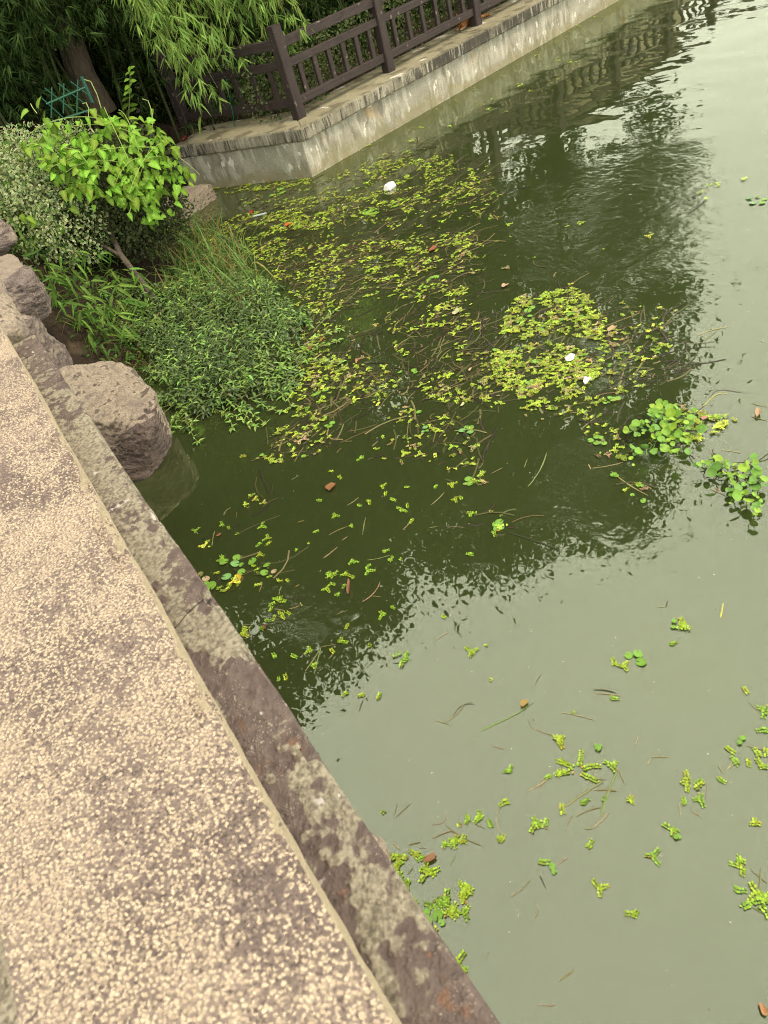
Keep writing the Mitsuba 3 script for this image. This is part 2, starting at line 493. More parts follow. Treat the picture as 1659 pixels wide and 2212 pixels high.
# the long side in panels with open joints between them
cuts = [0.0, 2.7, 5.6, 8.5, 11.4, 14.3, 17.2, 20.1, R_LEN]
for a, b in zip(cuts[:-1], cuts[1:]):
    p0, p1 = WC + WR * (a + (0.003 if a else 0)), WC + WR * (b - 0.003)
    q0 = inC if a == 0 else p0 + perp(WR) * depth
    put('wall_panel', mikit.ply(prism([p0, p1, p1 + perp(WR) * depth, q0], -0.8, zc), 'concrete_material'), wall)
CD = 0.98
cL, cR = CC + WL * L_LEN, CC + WR * R_LEN
cinC = mitre(CC, CD)


def chamfered(poly, z0, z1, r=0.012):
    cs = m3.CrossSection([np.asarray(poly, float)])
    return m3.Manifold.batch_hull([cs.extrude(z1 - z0 - 2 * r).translate([0, 0, z0 + r]), cs.offset(-r, m3.JoinType.Miter).extrude(z1 - z0).translate([0, 0, z0])])


def cap_mesh(poly, z0, z1, seed):
    t = as_mesh(chamfered(poly, z0, z1, 0.018).refine_to_length(0.09))
    v = np.asarray(t.vertices)
    v[:, 2] += (meshkit.fbm(v * 3.0, 3, seed) - 0.5) * 0.012
    v[:, :2] += (meshkit.fbm(v * 5.0, 3, seed + 4)[:, None] - 0.5) * 0.014
    t.vertices = v
    return t


put('coping', mikit.ply(cap_mesh([CC, cinC, cL - perp(WL) * CD, cL], CAP_Z - CAP_T, CAP_Z, 1), 'coping_material', 40), wall)
cuts = [0.0, 4.2, 8.5, 12.8, 17.1, R_LEN]
for k, (a, b) in enumerate(zip(cuts[:-1], cuts[1:])):
    p0, p1 = CC + WR * (a + (0.002 if a else 0.001)), CC + WR * (b - 0.002)
    q0 = cinC if a == 0 else p0 + perp(WR) * CD
    put('coping', mikit.ply(cap_mesh([p0, p1, p1 + perp(WR) * CD, q0], CAP_Z - CAP_T, CAP_Z, 2 + k), 'coping_material', 40), wall)

# rough stone block at the foot of the wall's near end
c = at(398, 435, 0.12)
blk = box_grid((0.75, 0.62, 0.44), 0.05, 0.03)
blk.apply_transform(trimesh.transformations.rotation_matrix(math.radians(28), [0, 0, 1]))
blk.apply_translation([c[0], c[1], 0.0])
roughen(blk, 0.02, 5, 3)
put('stone_block', mikit.ply(blk, 'boulder_material', 40), None, 'rough grey stone block at the waterline below the near end of the concrete wall', 'stone')

# ------------------------------------------------------------------ parapet in the foreground
par = thing('stone_parapet', 'speckled tan granite parapet with a lower lichen-covered ledge in the foreground', 'parapet')


def strip_box(x0, x1, y0, y1, z0, z1, step, chamfer, amp, freq, seed, wob=0.0):
    t = box_grid((x1 - x0, y1 - y0, z1 - z0), step, chamfer)
    t.apply_translation([(x0 + x1) / 2, (y0 + y1) / 2, (z0 + z1) / 2])
    v = np.asarray(t.vertices); n = np.asarray(t.vertex_normals)
    v = v + n * ((meshkit.fbm(v * freq, 4, seed) - 0.5) * 2 * amp)[:, None]
    chip = np.clip(meshkit.fbm(v * np.array([9, 14, 9.0]), 3, seed + 6) - 0.56, 0, 1) * (v[:, 0] > x1 - 0.022) * (v[:, 2] > z1 - 0.04)
    v[:, 0] -= chip * 0.10; v[:, 2] -= chip * 0.07
    v[:, 0] += wob * (meshkit.fbm(np.stack([v[:, 1] * 2.2, v[:, 1] * 0, v[:, 1] * 0], 1), 3, seed + 2) - 0.5)
    t.vertices = v
    return t


put('slab', mikit.ply(strip_box(-0.497, -0.077, -1.6, 3.55, 1.897, 2.0, 0.014, 0.007, 0.0025, 30, 3, 0.016), 'granite_material', 50), par, 'speckled tan upper slab')
put('ledge_stone', mikit.ply(strip_box(-0.60, 0.027, -1.6, 3.42, 1.70, 1.885, 0.018, 0.006, 0.003, 16, 5, 0.014), 'ledge_material', 50), par, 'brown ledge with pale lichen patches')
far_ledge = hull_rock([[-0.6, 3.5, 1.7], [-0.6, 3.5, 1.84], [0.0, 3.5, 1.80], [0.03, 3.52, 1.7], [0.05, 4.35, 1.70], [0.06, 4.6, 1.80], [-0.1, 4.7, 1.86], [-0.6, 4.75, 1.86], [-0.6, 4.7, 1.7], [0.02, 4.0, 1.74]], 0.05, 0.025, 7, 21)
put('ledge_stone', mikit.ply(far_ledge, 'boulder_material', 50), par, 'broken dark end stone of the ledge')
put('wall_body', mikit.ply(strip_box(-0.58, -0.05, -1.6, 4.9, -0.4, 1.70, 0.12, 0.01, 0.01, 4, 8), 'ledge_material', 40), par)
bulge = hull_rock([[-0.2, 1.2, -0.2], [0.105, 1.36, -0.2], [0.12, 1.5, -0.2], [-0.2, 1.8, -0.2], [-0.2, 1.2, 0.4], [0.085, 1.40, 0.06], [0.10, 1.5, 0.06], [-0.2, 1.7, 0.4]], 0.03, 0.012, 6, 31, 4)
put('footing_stone', mikit.ply(bulge, 'boulder_material', 50), par)

# boulders of the bank
def dark_rock_color(p, n, uv):
    big = fbm(p.x * 4 + 3, p.y * 4, p.z * 4, 4); mid = fbm(p.x * 18, p.y * 18, p.z * 34, 4); fine = fbm(p.x * 110, p.y * 110, p.z * 110, 3)
    c = mix((0.085, 0.066, 0.062), (0.25, 0.20, 0.175), smoothstep(0.25, 0.75, fine * 0.5 + mid * 0.5))
    return mix(c, (0.34, 0.28, 0.215), smoothstep(0.50, 0.62, big + (mid - 0.5) * 0.3) * 0.6)


mat('dark_rock_material', bump(principled(proc(dark_rock_color), 0.85, 0.25), boulder_relief, 1.0, 0.002))
ROCKS = [
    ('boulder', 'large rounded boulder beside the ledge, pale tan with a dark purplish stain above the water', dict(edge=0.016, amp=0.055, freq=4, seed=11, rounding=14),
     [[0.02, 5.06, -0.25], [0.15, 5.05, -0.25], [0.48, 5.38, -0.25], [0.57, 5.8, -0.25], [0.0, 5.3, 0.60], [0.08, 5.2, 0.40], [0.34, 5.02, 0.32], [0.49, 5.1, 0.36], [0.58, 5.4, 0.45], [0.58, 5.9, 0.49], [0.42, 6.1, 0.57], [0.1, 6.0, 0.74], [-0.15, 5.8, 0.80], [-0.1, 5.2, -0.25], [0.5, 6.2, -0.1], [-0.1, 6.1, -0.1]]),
    ('boulder', 'upright grey boulder left of the reeds at the left edge, flat topped and cracked across', dict(edge=0.02, amp=0.06, freq=4, seed=14, rounding=5),
     [[0.0, 7.6, 1.30], [0.28, 7.45, 1.30], [0.36, 7.05, 1.23], [0.29, 6.85, 1.14], [0.03, 6.95, 1.20], [-0.2, 7.3, 1.28], [0.29, 7.0, 0.78], [0.36, 7.3, 0.8], [0.0, 6.9, 0.78], [-0.2, 7.6, 0.78], [0.15, 7.7, 0.8]]),
    ('boulder', 'brown sloping rock between the broken ledge end and the weeds', dict(edge=0.025, amp=0.07, freq=4, seed=17, rounding=4),
     [[-0.2, 6.2, 1.05], [0.08, 6.45, 1.02], [0.17, 6.7, 0.95], [0.10, 6.5, 0.45], [0.20, 6.75, 0.1], [0.22, 7.0, 0.45], [-0.1, 6.25, 0.1], [-0.2, 7.2, 1.0], [-0.2, 6.2, 0.9], [0.0, 7.0, 0.1]]),
    ('boulder', 'dark brown rock under the hedge at the far left edge', dict(edge=0.03, amp=0.06, freq=4, seed=19, rounding=5),
     [[0.1, 8.2, 1.55], [0.36, 8.1, 1.5], [0.42, 8.0, 1.2], [0.1, 8.0, 1.2], [0.45, 8.4, 1.3], [0.1, 8.6, 1.5], [0.4, 8.6, 1.1], [0.05, 8.2, 1.0]]),
]
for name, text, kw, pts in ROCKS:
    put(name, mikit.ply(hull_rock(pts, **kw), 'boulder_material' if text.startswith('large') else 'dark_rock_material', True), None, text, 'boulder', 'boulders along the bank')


# ------------------------------------------------------------------ railing
rail = thing('wooden_railing', 'dark brown timber railing standing on the concrete coping', 'railing')


def timber(p0, p1, w, h, up=(0, 0, 1), r=0.008, seed=0):
    """A squared beam from p0 to p1 with eased edges; uv runs along it."""
    p0, p1 = np.asarray(p0, float), np.asarray(p1, float)
    L = np.linalg.norm(p1 - p0); z = (p1 - p0) / L
    x = unit(np.cross(up, z)); y = np.cross(z, x)
    a, b = w / 2, h / 2
    ring = np.array([[a - r, -b], [a, -b + r], [a, b - r], [a - r, b], [-a + r, b], [-a, b - r], [-a, -b + r], [-a + r, -b]])
    ts = np.linspace(0, 1, max(2, int(L / 0.25) + 1))
    vs, uvs = [], []
    per = np.cumsum([0] + [np.linalg.norm(ring[(k + 1) % 8] - ring[k]) for k in range(8)])
    for t in ts:
        wob = (meshkit.noise(np.array([[t * L * 2 + seed, seed, 0.3]]), 5)[0] - 0.5) * 0.006
        for k in range(9):
            q = ring[k % 8]
            vs.append(p0 + z * t * L + x * (q[0] + wob) + y * q[1]); uvs.append([per[k] + seed * 0.37, t * L + seed * 1.7])
    n = 9; f = []
    for s in range(len(ts) - 1):
        for k in range(8):
            f.append([s * n + k, s * n + k + 1, (s + 1) * n + k + 1, (s + 1) * n + k])
    base = len(vs)
    for s, e in ((0, 0), (len(ts) - 1, 1)):
        o = len(vs)
        for k in range(8):
            vs.append(vs[s * n + k]); uvs.append([ring[k][0], ring[k][1] * 0.2])
        for k in (0, 2, 4):
            q = [o, o + k + 1, o + k + 2, o + (k + 3) % 8] if k < 4 else [o, o + 5, o + 6, o + 7]
            f.append(q[::-1] if e == 0 else q)
    return mikit.ply((np.array(vs), np.array(f)), 'timber_material', uv=np.array(uvs))


PW = 0.155
corners = [np.array([3.78, 12.69]), np.array([4.73, 10.48]), np.array([6.61, 10.87]), np.array([8.79, 11.38])]
posts = [corners[0] + [0.09, 0.03], corners[1] + [0.10, 0.05]] + [c_ + [0.095, 0.055] for c_ in corners[2:]]
for k in range(1, 8):
    posts.append(posts[3] + WR * 2.15 * k)
for k, p in enumerate(posts):
    d = WL if k == 0 else WR
    put('post', timber([*p, CAP_Z - 0.02], [*p, CAP_Z + 1.15], PW, PW, up=(*d, 0), r=0.012, seed=k), rail)
sd = 20
for k in range(len(posts) - 1):
    a, b = posts[k], posts[k + 1]
    d = unit(b - a); L = np.linalg.norm(b - a)
    for hgt, ww, hh in ((0.93, 0.085, 0.12), (0.68, 0.075, 0.10), (0.21, 0.075, 0.11)):
        sd += 1
        p0, p1 = a + d * (PW / 2 - 0.01), b - d * (PW / 2 - 0.01)
        put('rail', timber([*p0, CAP_Z + hgt], [*p1, CAP_Z + hgt], ww, hh, seed=sd), rail)
    nb = 6
    for q in range(nb):
        sd += 1
        p = a + d * (PW / 2 + (L - PW) * (q + 0.62) / (nb + 0.24))
        put('baluster', timber([*p, CAP_Z + 0.265], [*p, CAP_Z + 0.63], 0.055, 0.075, up=(*d, 0), seed=sd), rail)


# ------------------------------------------------------------------ leaves
def leaf_mesh(rows, L=1.0, W=0.3, fold=0.25, droop=0.25, mid=(1, 1, 1), edge=(1, 1, 1), back=0.0):
    """A leaf along +y, face to +z, of unit colours: rows = (position, half width) pairs; folded along its midrib and drooping to the tip."""
    v, c, f = [], [], []
    for k, (t, w) in enumerate(rows):
        y = t * L; z = -droop * L * max(t, 0) ** 2
        ym = max(t, 0.0) * L
        v += [[-w * W, y, z + fold * w * W], [0, ym, z], [w * W, y, z + fold * w * W]]
        c += [edge, mid, edge]
        if k:
            a, b = 3 * (k - 1), 3 * k
            f += [[a, a + 1, b + 1], [a, b + 1, b], [a + 1, a + 2, b + 2], [a + 1, b + 2, b + 1]]
    return np.array(v, float), np.array(f), np.array(c, float)


def scatter(mb, leaf, R, P, tint):
    """Adds copies of the leaf: R (n,3,3) with columns side, along, face; P (n,3); tint (n,3)."""
    v, f, c = leaf
    n = len(P)
    if n == 0: return
    V = np.einsum('nij,kj->nki', R, v) + P[:, None]
    C = c[None] * tint[:, None]
    F = f[None] + (np.arange(n) * len(v))[:, None, None]
    mb.add(V.reshape(-1, 3), F.reshape(-1, 3), C.reshape(-1, 3))


def orient(along, face, size):
    a = unit(along); s = unit(np.cross(a, face)); n = np.cross(s, a)
    return np.stack([s, a, n], -1) * np.asarray(size)[:, None, None]


def foliage(parent, leaves, R, P, tints, which, n_parts, bsdf='leaf_material', part='leaf', rest='foliage', cell=3):
    """The n_parts leaves that show largest become parts of their own (shared meshes, own placement); the rest is one part."""
    dist = np.linalg.norm(P - EYE, axis=1) / np.linalg.norm(R[:, :, 1], axis=1)
    order = np.argsort(dist)
    own, other = order[:n_parts], order[n_parts:]
    palette = tints[own][:: max(1, len(own) // 10)][:10] if len(own) else []
    made = {}
    for k in own:
        t = int(np.argmin(((palette - tints[k]) ** 2).sum(1))); w = int(which[k])
        if (w, t) not in made:
            v_, f_, c_ = leaves[w]
            made[w, t] = mikit.ply((v_, f_), bsdf, color=np.clip(c_ * palette[t], 0, 1))
        m = np.eye(4); m[:3, :3] = R[k]; m[:3, 3] = P[k]
        put(part, placed(made[w, t], m), parent)
    if len(other):
        mb = MB()
        for w in range(len(leaves)):
            s = other[which[other] == w]
            scatter(mb, leaves[w], R[s], P[s], tints[s])
        put(rest, mb.ply(bsdf), parent, kind='stuff')


def jitter(n, c, amt=0.2, hue=0.08):
    c = np.asarray(c, float)
    return np.clip(c * (1 + amt * rng.normal(size=(n, 1))) * (1 + hue * rng.normal(size=(n, 3))), 0.003, 0.9)


OVAL = [(0, 0.05), (0.25, 0.8), (0.55, 1.0), (0.85, 0.55), (1.0, 0.03)]
SMALL = [(0, 0.1), (0.5, 1.0), (1.0, 0.06)]
LANCE = [(0, 0.12), (0.22, 1.0), (0.6, 0.75), (1.0, 0.02)]
SLIM = None
HEART = [(-0.10, 0.55), (0.06, 0.96), (0.3, 1.0), (0.6, 0.72), (0.84, 0.34), (1.0, 0.02)]


# ------------------------------------------------------------------ bamboo
def bamboo_fans(nodes, axes, per=6, L=(0.09, 0.17)):
    """Leaf fans hanging from twig nodes: returns R, P."""
    n = len(nodes) * per
    N = np.repeat(nodes, per, 0); A = np.repeat(unit(axes), per, 0)
    al = unit(A * 0.6 + np.array([0, 0, -0.62]) + rng.normal(size=(n, 3)) * np.array([0.5, 0.5, 0.36]))
    face = unit(rng.normal(size=(n, 3)) * 0.55 + np.array([-0.05, -0.35, 0.9]))
    size = rng.uniform(*L, n)
    return orient(al, face, size), N + rng.normal(size=(n, 3)) * 0.012


bamboo_leaves = [leaf_mesh(LANCE, 1.0, 0.062, 0.3, d, mid=(0.95, 1, 0.9), edge=(1, 1, 1)) for d in (0.08, 0.22, 0.35)]

def slim_leaf(w, droop):
    v = np.array([[0, 0, 0], [-w, 0.32, -0.03], [w, 0.32, -0.03], [0, 1.0, -droop]])
    return v, np.array([[0, 2, 1], [1, 2, 3]]), np.ones((4, 3))


far_leaves = [slim_leaf(0.06, 0.1), slim_leaf(0.07, 0.25), slim_leaf(0.055, 0.35)]
front = thing('bamboo', 'bright green bamboo spray hanging over the near bay of the railing', 'bamboo')
tips = [(445, 225), (420, 200), (470, 190), (395, 150), (370, 118), (350, 95), (490, 150), (520, 105), (545, 118), (575, 92), (610, 88), (640, 95), (660, 50), (625, 55), (430, 130), (455, 100), (500, 70), (560, 40), (400, 70), (330, 60)]
nodes, axes = [], []
for (px, py) in tips:
    tip = at_y(px, py, rng.uniform(10.7, 11.5))
    start = tip + np.array([rng.uniform(-0.5, 0.1), rng.uniform(0.5, 1.0), rng.uniform(1.3, 1.9)])
    t = np.linspace(0, 1, 16)[:, None]
    path = start * (1 - t) + tip * t + np.array([0, 0, 0.35]) * (4 * t * (1 - t)) + np.array([0.10, -0.30, 0.0]) * t * (1 - t)
    mb = MB(); tube(mb, path, np.linspace(0.006, 0.0015, 16), 5, (0.25, 0.24, 0.09))
    put('branch', mb.ply('matte_material'), front)
    for k in range(4, 16):
        for s in range(4 if k < 13 else 2):
            off = rng.normal(size=3) * np.array([0.14, 0.12, 0.06])
            nodes.append(path[k] + off); axes.append(unit(off + 1e-6) * 0.5 + unit(path[min(k + 1, 15)] - path[k - 1]) * 0.5)
R, P = bamboo_fans(np.array(nodes), np.array(axes), 6, (0.13, 0.23))
foliage(front, bamboo_leaves, R, P, jitter(len(P), (0.26, 0.39, 0.10), 0.25), rng.integers(0, 3, len(P)), 300)
for (x, y) in ((4.3, 12.9), (4.8, 12.6), (5.3, 12.8)):
    t = np.linspace(0, 1, 12)[:, None]
    path = np.array([x, y, 0.5]) + t * np.array([-0.2, -0.5, 3.4]) + t * t * np.array([-0.2, -0.7, 0])
    mb = MB(); tube(mb, path, np.linspace(0.02, 0.009, 12), 7, (0.06, 0.08, 0.03))
    put('culm', mb.ply('matte_material'), front)

CLUMPS = [((1.6, 12.9), 'dark bamboo clump behind the green metal fence at the top left corner'),
          ((2.3, 11.9), 'dark bamboo clump hanging over the green metal fence'),
          ((3.1, 14.0), 'dark bamboo clump around the thick tree trunk'),
          ((4.6, 13.9), 'dark bamboo clump behind the first bay of the railing'),
          ((6.5, 13.6), 'dark bamboo clump behind the second bay of the railing'),
          ((8.7, 14.0), 'dark bamboo clump behind the third bay of the railing')]
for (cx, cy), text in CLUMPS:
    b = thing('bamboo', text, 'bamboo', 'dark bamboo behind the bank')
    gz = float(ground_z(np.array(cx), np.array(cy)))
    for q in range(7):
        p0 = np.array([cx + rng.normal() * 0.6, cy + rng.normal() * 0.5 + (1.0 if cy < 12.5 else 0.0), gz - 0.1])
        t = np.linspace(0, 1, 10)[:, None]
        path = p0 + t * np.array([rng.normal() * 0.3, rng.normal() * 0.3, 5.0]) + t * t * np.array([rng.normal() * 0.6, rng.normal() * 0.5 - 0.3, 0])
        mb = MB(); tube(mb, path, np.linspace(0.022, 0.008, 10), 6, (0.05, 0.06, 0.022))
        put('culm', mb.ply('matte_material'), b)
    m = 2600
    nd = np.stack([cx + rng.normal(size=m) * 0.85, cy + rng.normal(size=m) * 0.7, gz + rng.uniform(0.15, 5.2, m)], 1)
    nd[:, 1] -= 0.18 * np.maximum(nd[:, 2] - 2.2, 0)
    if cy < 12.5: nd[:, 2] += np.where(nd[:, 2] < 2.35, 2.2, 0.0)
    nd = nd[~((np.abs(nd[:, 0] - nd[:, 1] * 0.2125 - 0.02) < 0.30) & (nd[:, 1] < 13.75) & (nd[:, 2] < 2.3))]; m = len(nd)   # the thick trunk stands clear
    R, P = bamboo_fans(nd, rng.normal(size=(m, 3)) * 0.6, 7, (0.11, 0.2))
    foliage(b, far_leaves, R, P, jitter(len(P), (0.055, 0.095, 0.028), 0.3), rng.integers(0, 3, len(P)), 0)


# ------------------------------------------------------------------ trees
def crown_points(lobes, n):
    out = []
    w = np.array([l[3] ** 2 for l in lobes]); w = w / w.sum()
    for (x, y, z, r), k in zip(lobes, (w * n).astype(int)):
        d = unit(rng.normal(size=(k, 3))) * r * np.where(rng.random((k, 1)) < 0.6, rng.random((k, 1)) ** 0.4, np.abs(rng.normal(size=(k, 1))) * 0.75)
        out.append(np.array([x, y, z]) + d * np.array([1, 1, 0.8]))
    return np.vstack(out)


def tree(x, y, h, spread, text, seed, lobes=None, n=34000, leaf=0.2, low=0.3):
    g = np.random.default_rng(seed)
    t = thing('tree', text, 'tree', 'tall trees behind the railing')
    gz = float(ground_z(np.array(x), np.array(y)))
    mb = MB()
    path = np.array([[x, y, gz - 0.2], [x + 0.05, y, gz + h * 0.2], [x - 0.1, y + 0.1, gz + h * 0.45], [x, y, gz + h * 0.8]])
    tube(mb, path, [0.26, 0.21, 0.16, 0.05], 10, (1, 1, 1))
    put('trunk', mikit.ply((mb.mesh()[0], mb.mesh()[1]), 'bark_material', True), t)
    if lobes is None:
        lobes = []
        for q in range(26):
            a = g.uniform(0, 2 * np.pi); zz = g.uniform(low, 0.98); rr = spread * g.uniform(0.2, 0.8) * math.sqrt(max(0.05, 1 - ((zz - 0.62) / 0.5) ** 2))
            lobes.append((x + rr * math.cos(a), y + rr * math.sin(a), gz + zz * h, spread * g.uniform(0.28, 0.46)))
    for lx, ly, lz, lr in lobes[::2]:
        mb = MB(); p0 = path[2] * 0.5 + path[1] * 0.5
        tube(mb, curve(p0 + [0, 0, (lz - p0[2]) * 0.3], [lx, ly, lz], -0.3, 0.2, 6), np.linspace(0.09, 0.02, 6), 6)
        put('limb', mikit.ply((mb.mesh()[0], mb.mesh()[1]), 'bark_material', True), t)
    P = crown_points(lobes, n)
    m = len(P)
    R = orient(rng.normal(size=(m, 3)) + [0, 0, -0.4], rng.normal(size=(m, 3)) + [0, 0, 0.7], rng.uniform(0.7, 1.3, m) * leaf)
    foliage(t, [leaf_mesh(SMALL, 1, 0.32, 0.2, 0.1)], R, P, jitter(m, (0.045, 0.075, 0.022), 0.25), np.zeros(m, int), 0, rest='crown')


def fill(x0, x1, y, z0, z1, r, n, seed, dy=1.0):
    g = np.random.default_rng(seed)
    return [(g.uniform(x0, x1), y + g.normal() * dy * 0.5, z0 + (z1 - z0) * (q + 0.5) / n, r * g.uniform(0.75, 1.15)) for q in range(n)]


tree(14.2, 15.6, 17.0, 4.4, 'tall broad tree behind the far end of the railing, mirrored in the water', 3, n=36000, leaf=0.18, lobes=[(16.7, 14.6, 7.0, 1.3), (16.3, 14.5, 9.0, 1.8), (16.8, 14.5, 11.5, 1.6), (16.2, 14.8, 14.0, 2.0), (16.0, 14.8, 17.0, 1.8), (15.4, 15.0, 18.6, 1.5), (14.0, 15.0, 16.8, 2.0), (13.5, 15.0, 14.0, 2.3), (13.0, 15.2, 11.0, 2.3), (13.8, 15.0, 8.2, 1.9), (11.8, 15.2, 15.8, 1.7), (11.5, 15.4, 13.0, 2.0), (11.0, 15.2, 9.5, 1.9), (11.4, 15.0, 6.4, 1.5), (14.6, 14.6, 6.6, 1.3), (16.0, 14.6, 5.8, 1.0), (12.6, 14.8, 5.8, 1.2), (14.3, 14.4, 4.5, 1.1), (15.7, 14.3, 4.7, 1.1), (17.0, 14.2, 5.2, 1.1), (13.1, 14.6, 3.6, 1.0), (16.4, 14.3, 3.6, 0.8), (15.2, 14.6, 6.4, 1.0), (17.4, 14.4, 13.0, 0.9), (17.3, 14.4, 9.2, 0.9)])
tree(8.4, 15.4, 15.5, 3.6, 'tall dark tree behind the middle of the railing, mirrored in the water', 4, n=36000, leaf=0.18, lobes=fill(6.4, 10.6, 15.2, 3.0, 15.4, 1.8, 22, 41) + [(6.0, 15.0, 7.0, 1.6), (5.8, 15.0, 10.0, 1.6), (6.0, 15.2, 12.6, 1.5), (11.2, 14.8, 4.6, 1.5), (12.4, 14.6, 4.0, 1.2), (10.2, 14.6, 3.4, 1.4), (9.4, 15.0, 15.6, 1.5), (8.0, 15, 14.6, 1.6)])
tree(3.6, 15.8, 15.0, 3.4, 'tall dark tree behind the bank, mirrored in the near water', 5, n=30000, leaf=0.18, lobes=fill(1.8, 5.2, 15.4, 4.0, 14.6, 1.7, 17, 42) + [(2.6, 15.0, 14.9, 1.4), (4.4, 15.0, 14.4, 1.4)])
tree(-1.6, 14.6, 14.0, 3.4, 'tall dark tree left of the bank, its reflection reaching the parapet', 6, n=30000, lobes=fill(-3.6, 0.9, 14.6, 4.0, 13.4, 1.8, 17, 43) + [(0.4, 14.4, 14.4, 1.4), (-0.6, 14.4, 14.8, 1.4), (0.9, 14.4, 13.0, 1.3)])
tree(-5.0, 12.6, 13.0, 3.2, 'tall unseen tree added beyond the left edge to shade the bamboo on the bank', 8, n=20000, lobes=fill(-6.5, -3.0, 12.6, 4.0, 12.5, 1.9, 14, 44))  # added out of view to throw shade on the bamboo
tr = thing('tree', 'thick brown tree trunk leaning among dark bamboo at the top left', 'tree')
mb = MB()
path = np.array([[2.86, 13.6, 1.2], [2.83, 13.62, 1.75], [2.92, 13.7, 2.3], [2.95, 13.8, 3.2], [2.9, 13.9, 5.0], [2.8, 14, 7.5]])
tube(mb, path, [0.27, 0.22, 0.195, 0.19, 0.16, 0.1], 14)
put('trunk', mikit.ply((mb.mesh()[0], mb.mesh()[1]), 'pale_bark_material', True), tr)
P = crown_points([(2.8, 14, 7.2, 1.8), (1.4, 13.2, 6.6, 1.6), (4.2, 13.2, 6.6, 1.7), (2.6, 12.0, 6.4, 1.6), (4.4, 11.4, 6.9, 1.7), (6.2, 11.6, 7.3, 1.7), (7.4, 12.2, 7.0, 1.5), (1.0, 11.6, 6.6, 1.5), (5.2, 12.8, 7.6, 1.8), (8.6, 12.8, 7.4, 1.5), (3.4, 10.8, 6.7, 1.3)], 34000)  # unseen crown, widened overhead to shade the bamboo and near railing
R = orient(rng.normal(size=(len(P), 3)), rng.normal(size=(len(P), 3)) + [0, 0, 0.7], rng.uniform(0.1, 0.2, len(P)))
foliage(tr, [leaf_mesh(SMALL, 1, 0.32, 0.2, 0.1)], R, P, jitter(len(P), (0.045, 0.075, 0.022), 0.25), np.zeros(len(P), int), 0, rest='crown')

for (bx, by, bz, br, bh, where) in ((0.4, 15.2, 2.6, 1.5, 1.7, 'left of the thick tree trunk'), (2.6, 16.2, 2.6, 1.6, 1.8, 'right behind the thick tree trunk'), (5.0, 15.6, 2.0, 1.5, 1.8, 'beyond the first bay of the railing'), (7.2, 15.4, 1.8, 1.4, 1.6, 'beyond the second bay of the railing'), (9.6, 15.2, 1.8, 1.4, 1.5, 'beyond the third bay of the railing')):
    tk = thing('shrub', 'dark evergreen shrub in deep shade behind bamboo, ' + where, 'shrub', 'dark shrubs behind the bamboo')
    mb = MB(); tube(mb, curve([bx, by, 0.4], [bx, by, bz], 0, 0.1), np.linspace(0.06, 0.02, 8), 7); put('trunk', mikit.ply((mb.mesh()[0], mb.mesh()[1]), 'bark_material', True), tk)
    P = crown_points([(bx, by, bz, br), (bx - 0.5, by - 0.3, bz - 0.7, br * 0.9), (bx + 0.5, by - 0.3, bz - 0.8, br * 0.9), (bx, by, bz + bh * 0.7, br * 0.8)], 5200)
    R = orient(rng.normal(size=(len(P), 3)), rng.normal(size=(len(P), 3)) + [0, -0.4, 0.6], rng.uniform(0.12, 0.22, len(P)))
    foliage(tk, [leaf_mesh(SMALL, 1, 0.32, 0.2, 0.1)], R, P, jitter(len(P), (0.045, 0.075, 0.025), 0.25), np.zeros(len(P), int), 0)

# pale building beyond the railing: only its reflection shows, at the top right of the water
bd = thing('pavilion', 'low sandy building behind the far railing, seen only mirrored in the rippled water', 'building')
o = WC + WR * 8.2 + perp(WR) * 5.4
ang = math.atan2(WR[1], WR[0])
Rz = trimesh.transformations.rotation_matrix(ang, [0, 0, 1])


def bbox(x0, x1, y0, y1, z0, z1, r=0.02):
    t = as_mesh(rounded_box((x1 - x0, y1 - y0, z1 - z0), r, 1))
    t.apply_translation([(x0 + x1) / 2, (y0 + y1) / 2, (z0 + z1) / 2]); t.apply_transform(Rz); t.apply_translation([o[0], o[1], 0])
    return t


put('wall', mikit.ply(bbox(0, 5.2, 0, 5, 0.4, 2.7), 'facade_material'), bd)
put('roof', mikit.ply(bbox(-0.3, 5.19, -0.3, 5.3, 2.704, 2.88), 'roof_material'), bd)
put('wall', mikit.ply(bbox(5.204, 12.0, -0.6, 5, 0.4, 4.1), 'facade_material'), bd)
put('roof', mikit.ply(bbox(5.0, 12.4, -0.9, 5.3, 4.104, 4.3), 'roof_material'), bd)
for k in range(3):
    w = put('window', mikit.ply(bbox(6.0 + 2.0 * k, 7.1 + 2.0 * k, -0.65, -0.56, 1.9, 3.1), 'facade_material'), bd)
    put('pane', mikit.ply(bbox(6.08 + 2.0 * k, 7.02 + 2.0 * k, -0.67, -0.63, 1.98, 3.02, 0.005), 'pane_material'), w)

# ------------------------------------------------------------------ hedge behind the railing
var_leaf = [leaf_mesh(OVAL, 1, 0.27, 0.3, 0.15, mid=(0.28, 0.42, 0.2), edge=(1.0, 1.0, 0.85)), leaf_mesh(OVAL, 1, 0.24, 0.45, 0.3, mid=(0.3, 0.5, 0.25), edge=(1.0, 1.0, 0.8)),
            leaf_mesh(OVAL, 1, 0.3, 0.2, 0.1, mid=(0.13, 0.26, 0.08), edge=(0.22, 0.36, 0.14))]


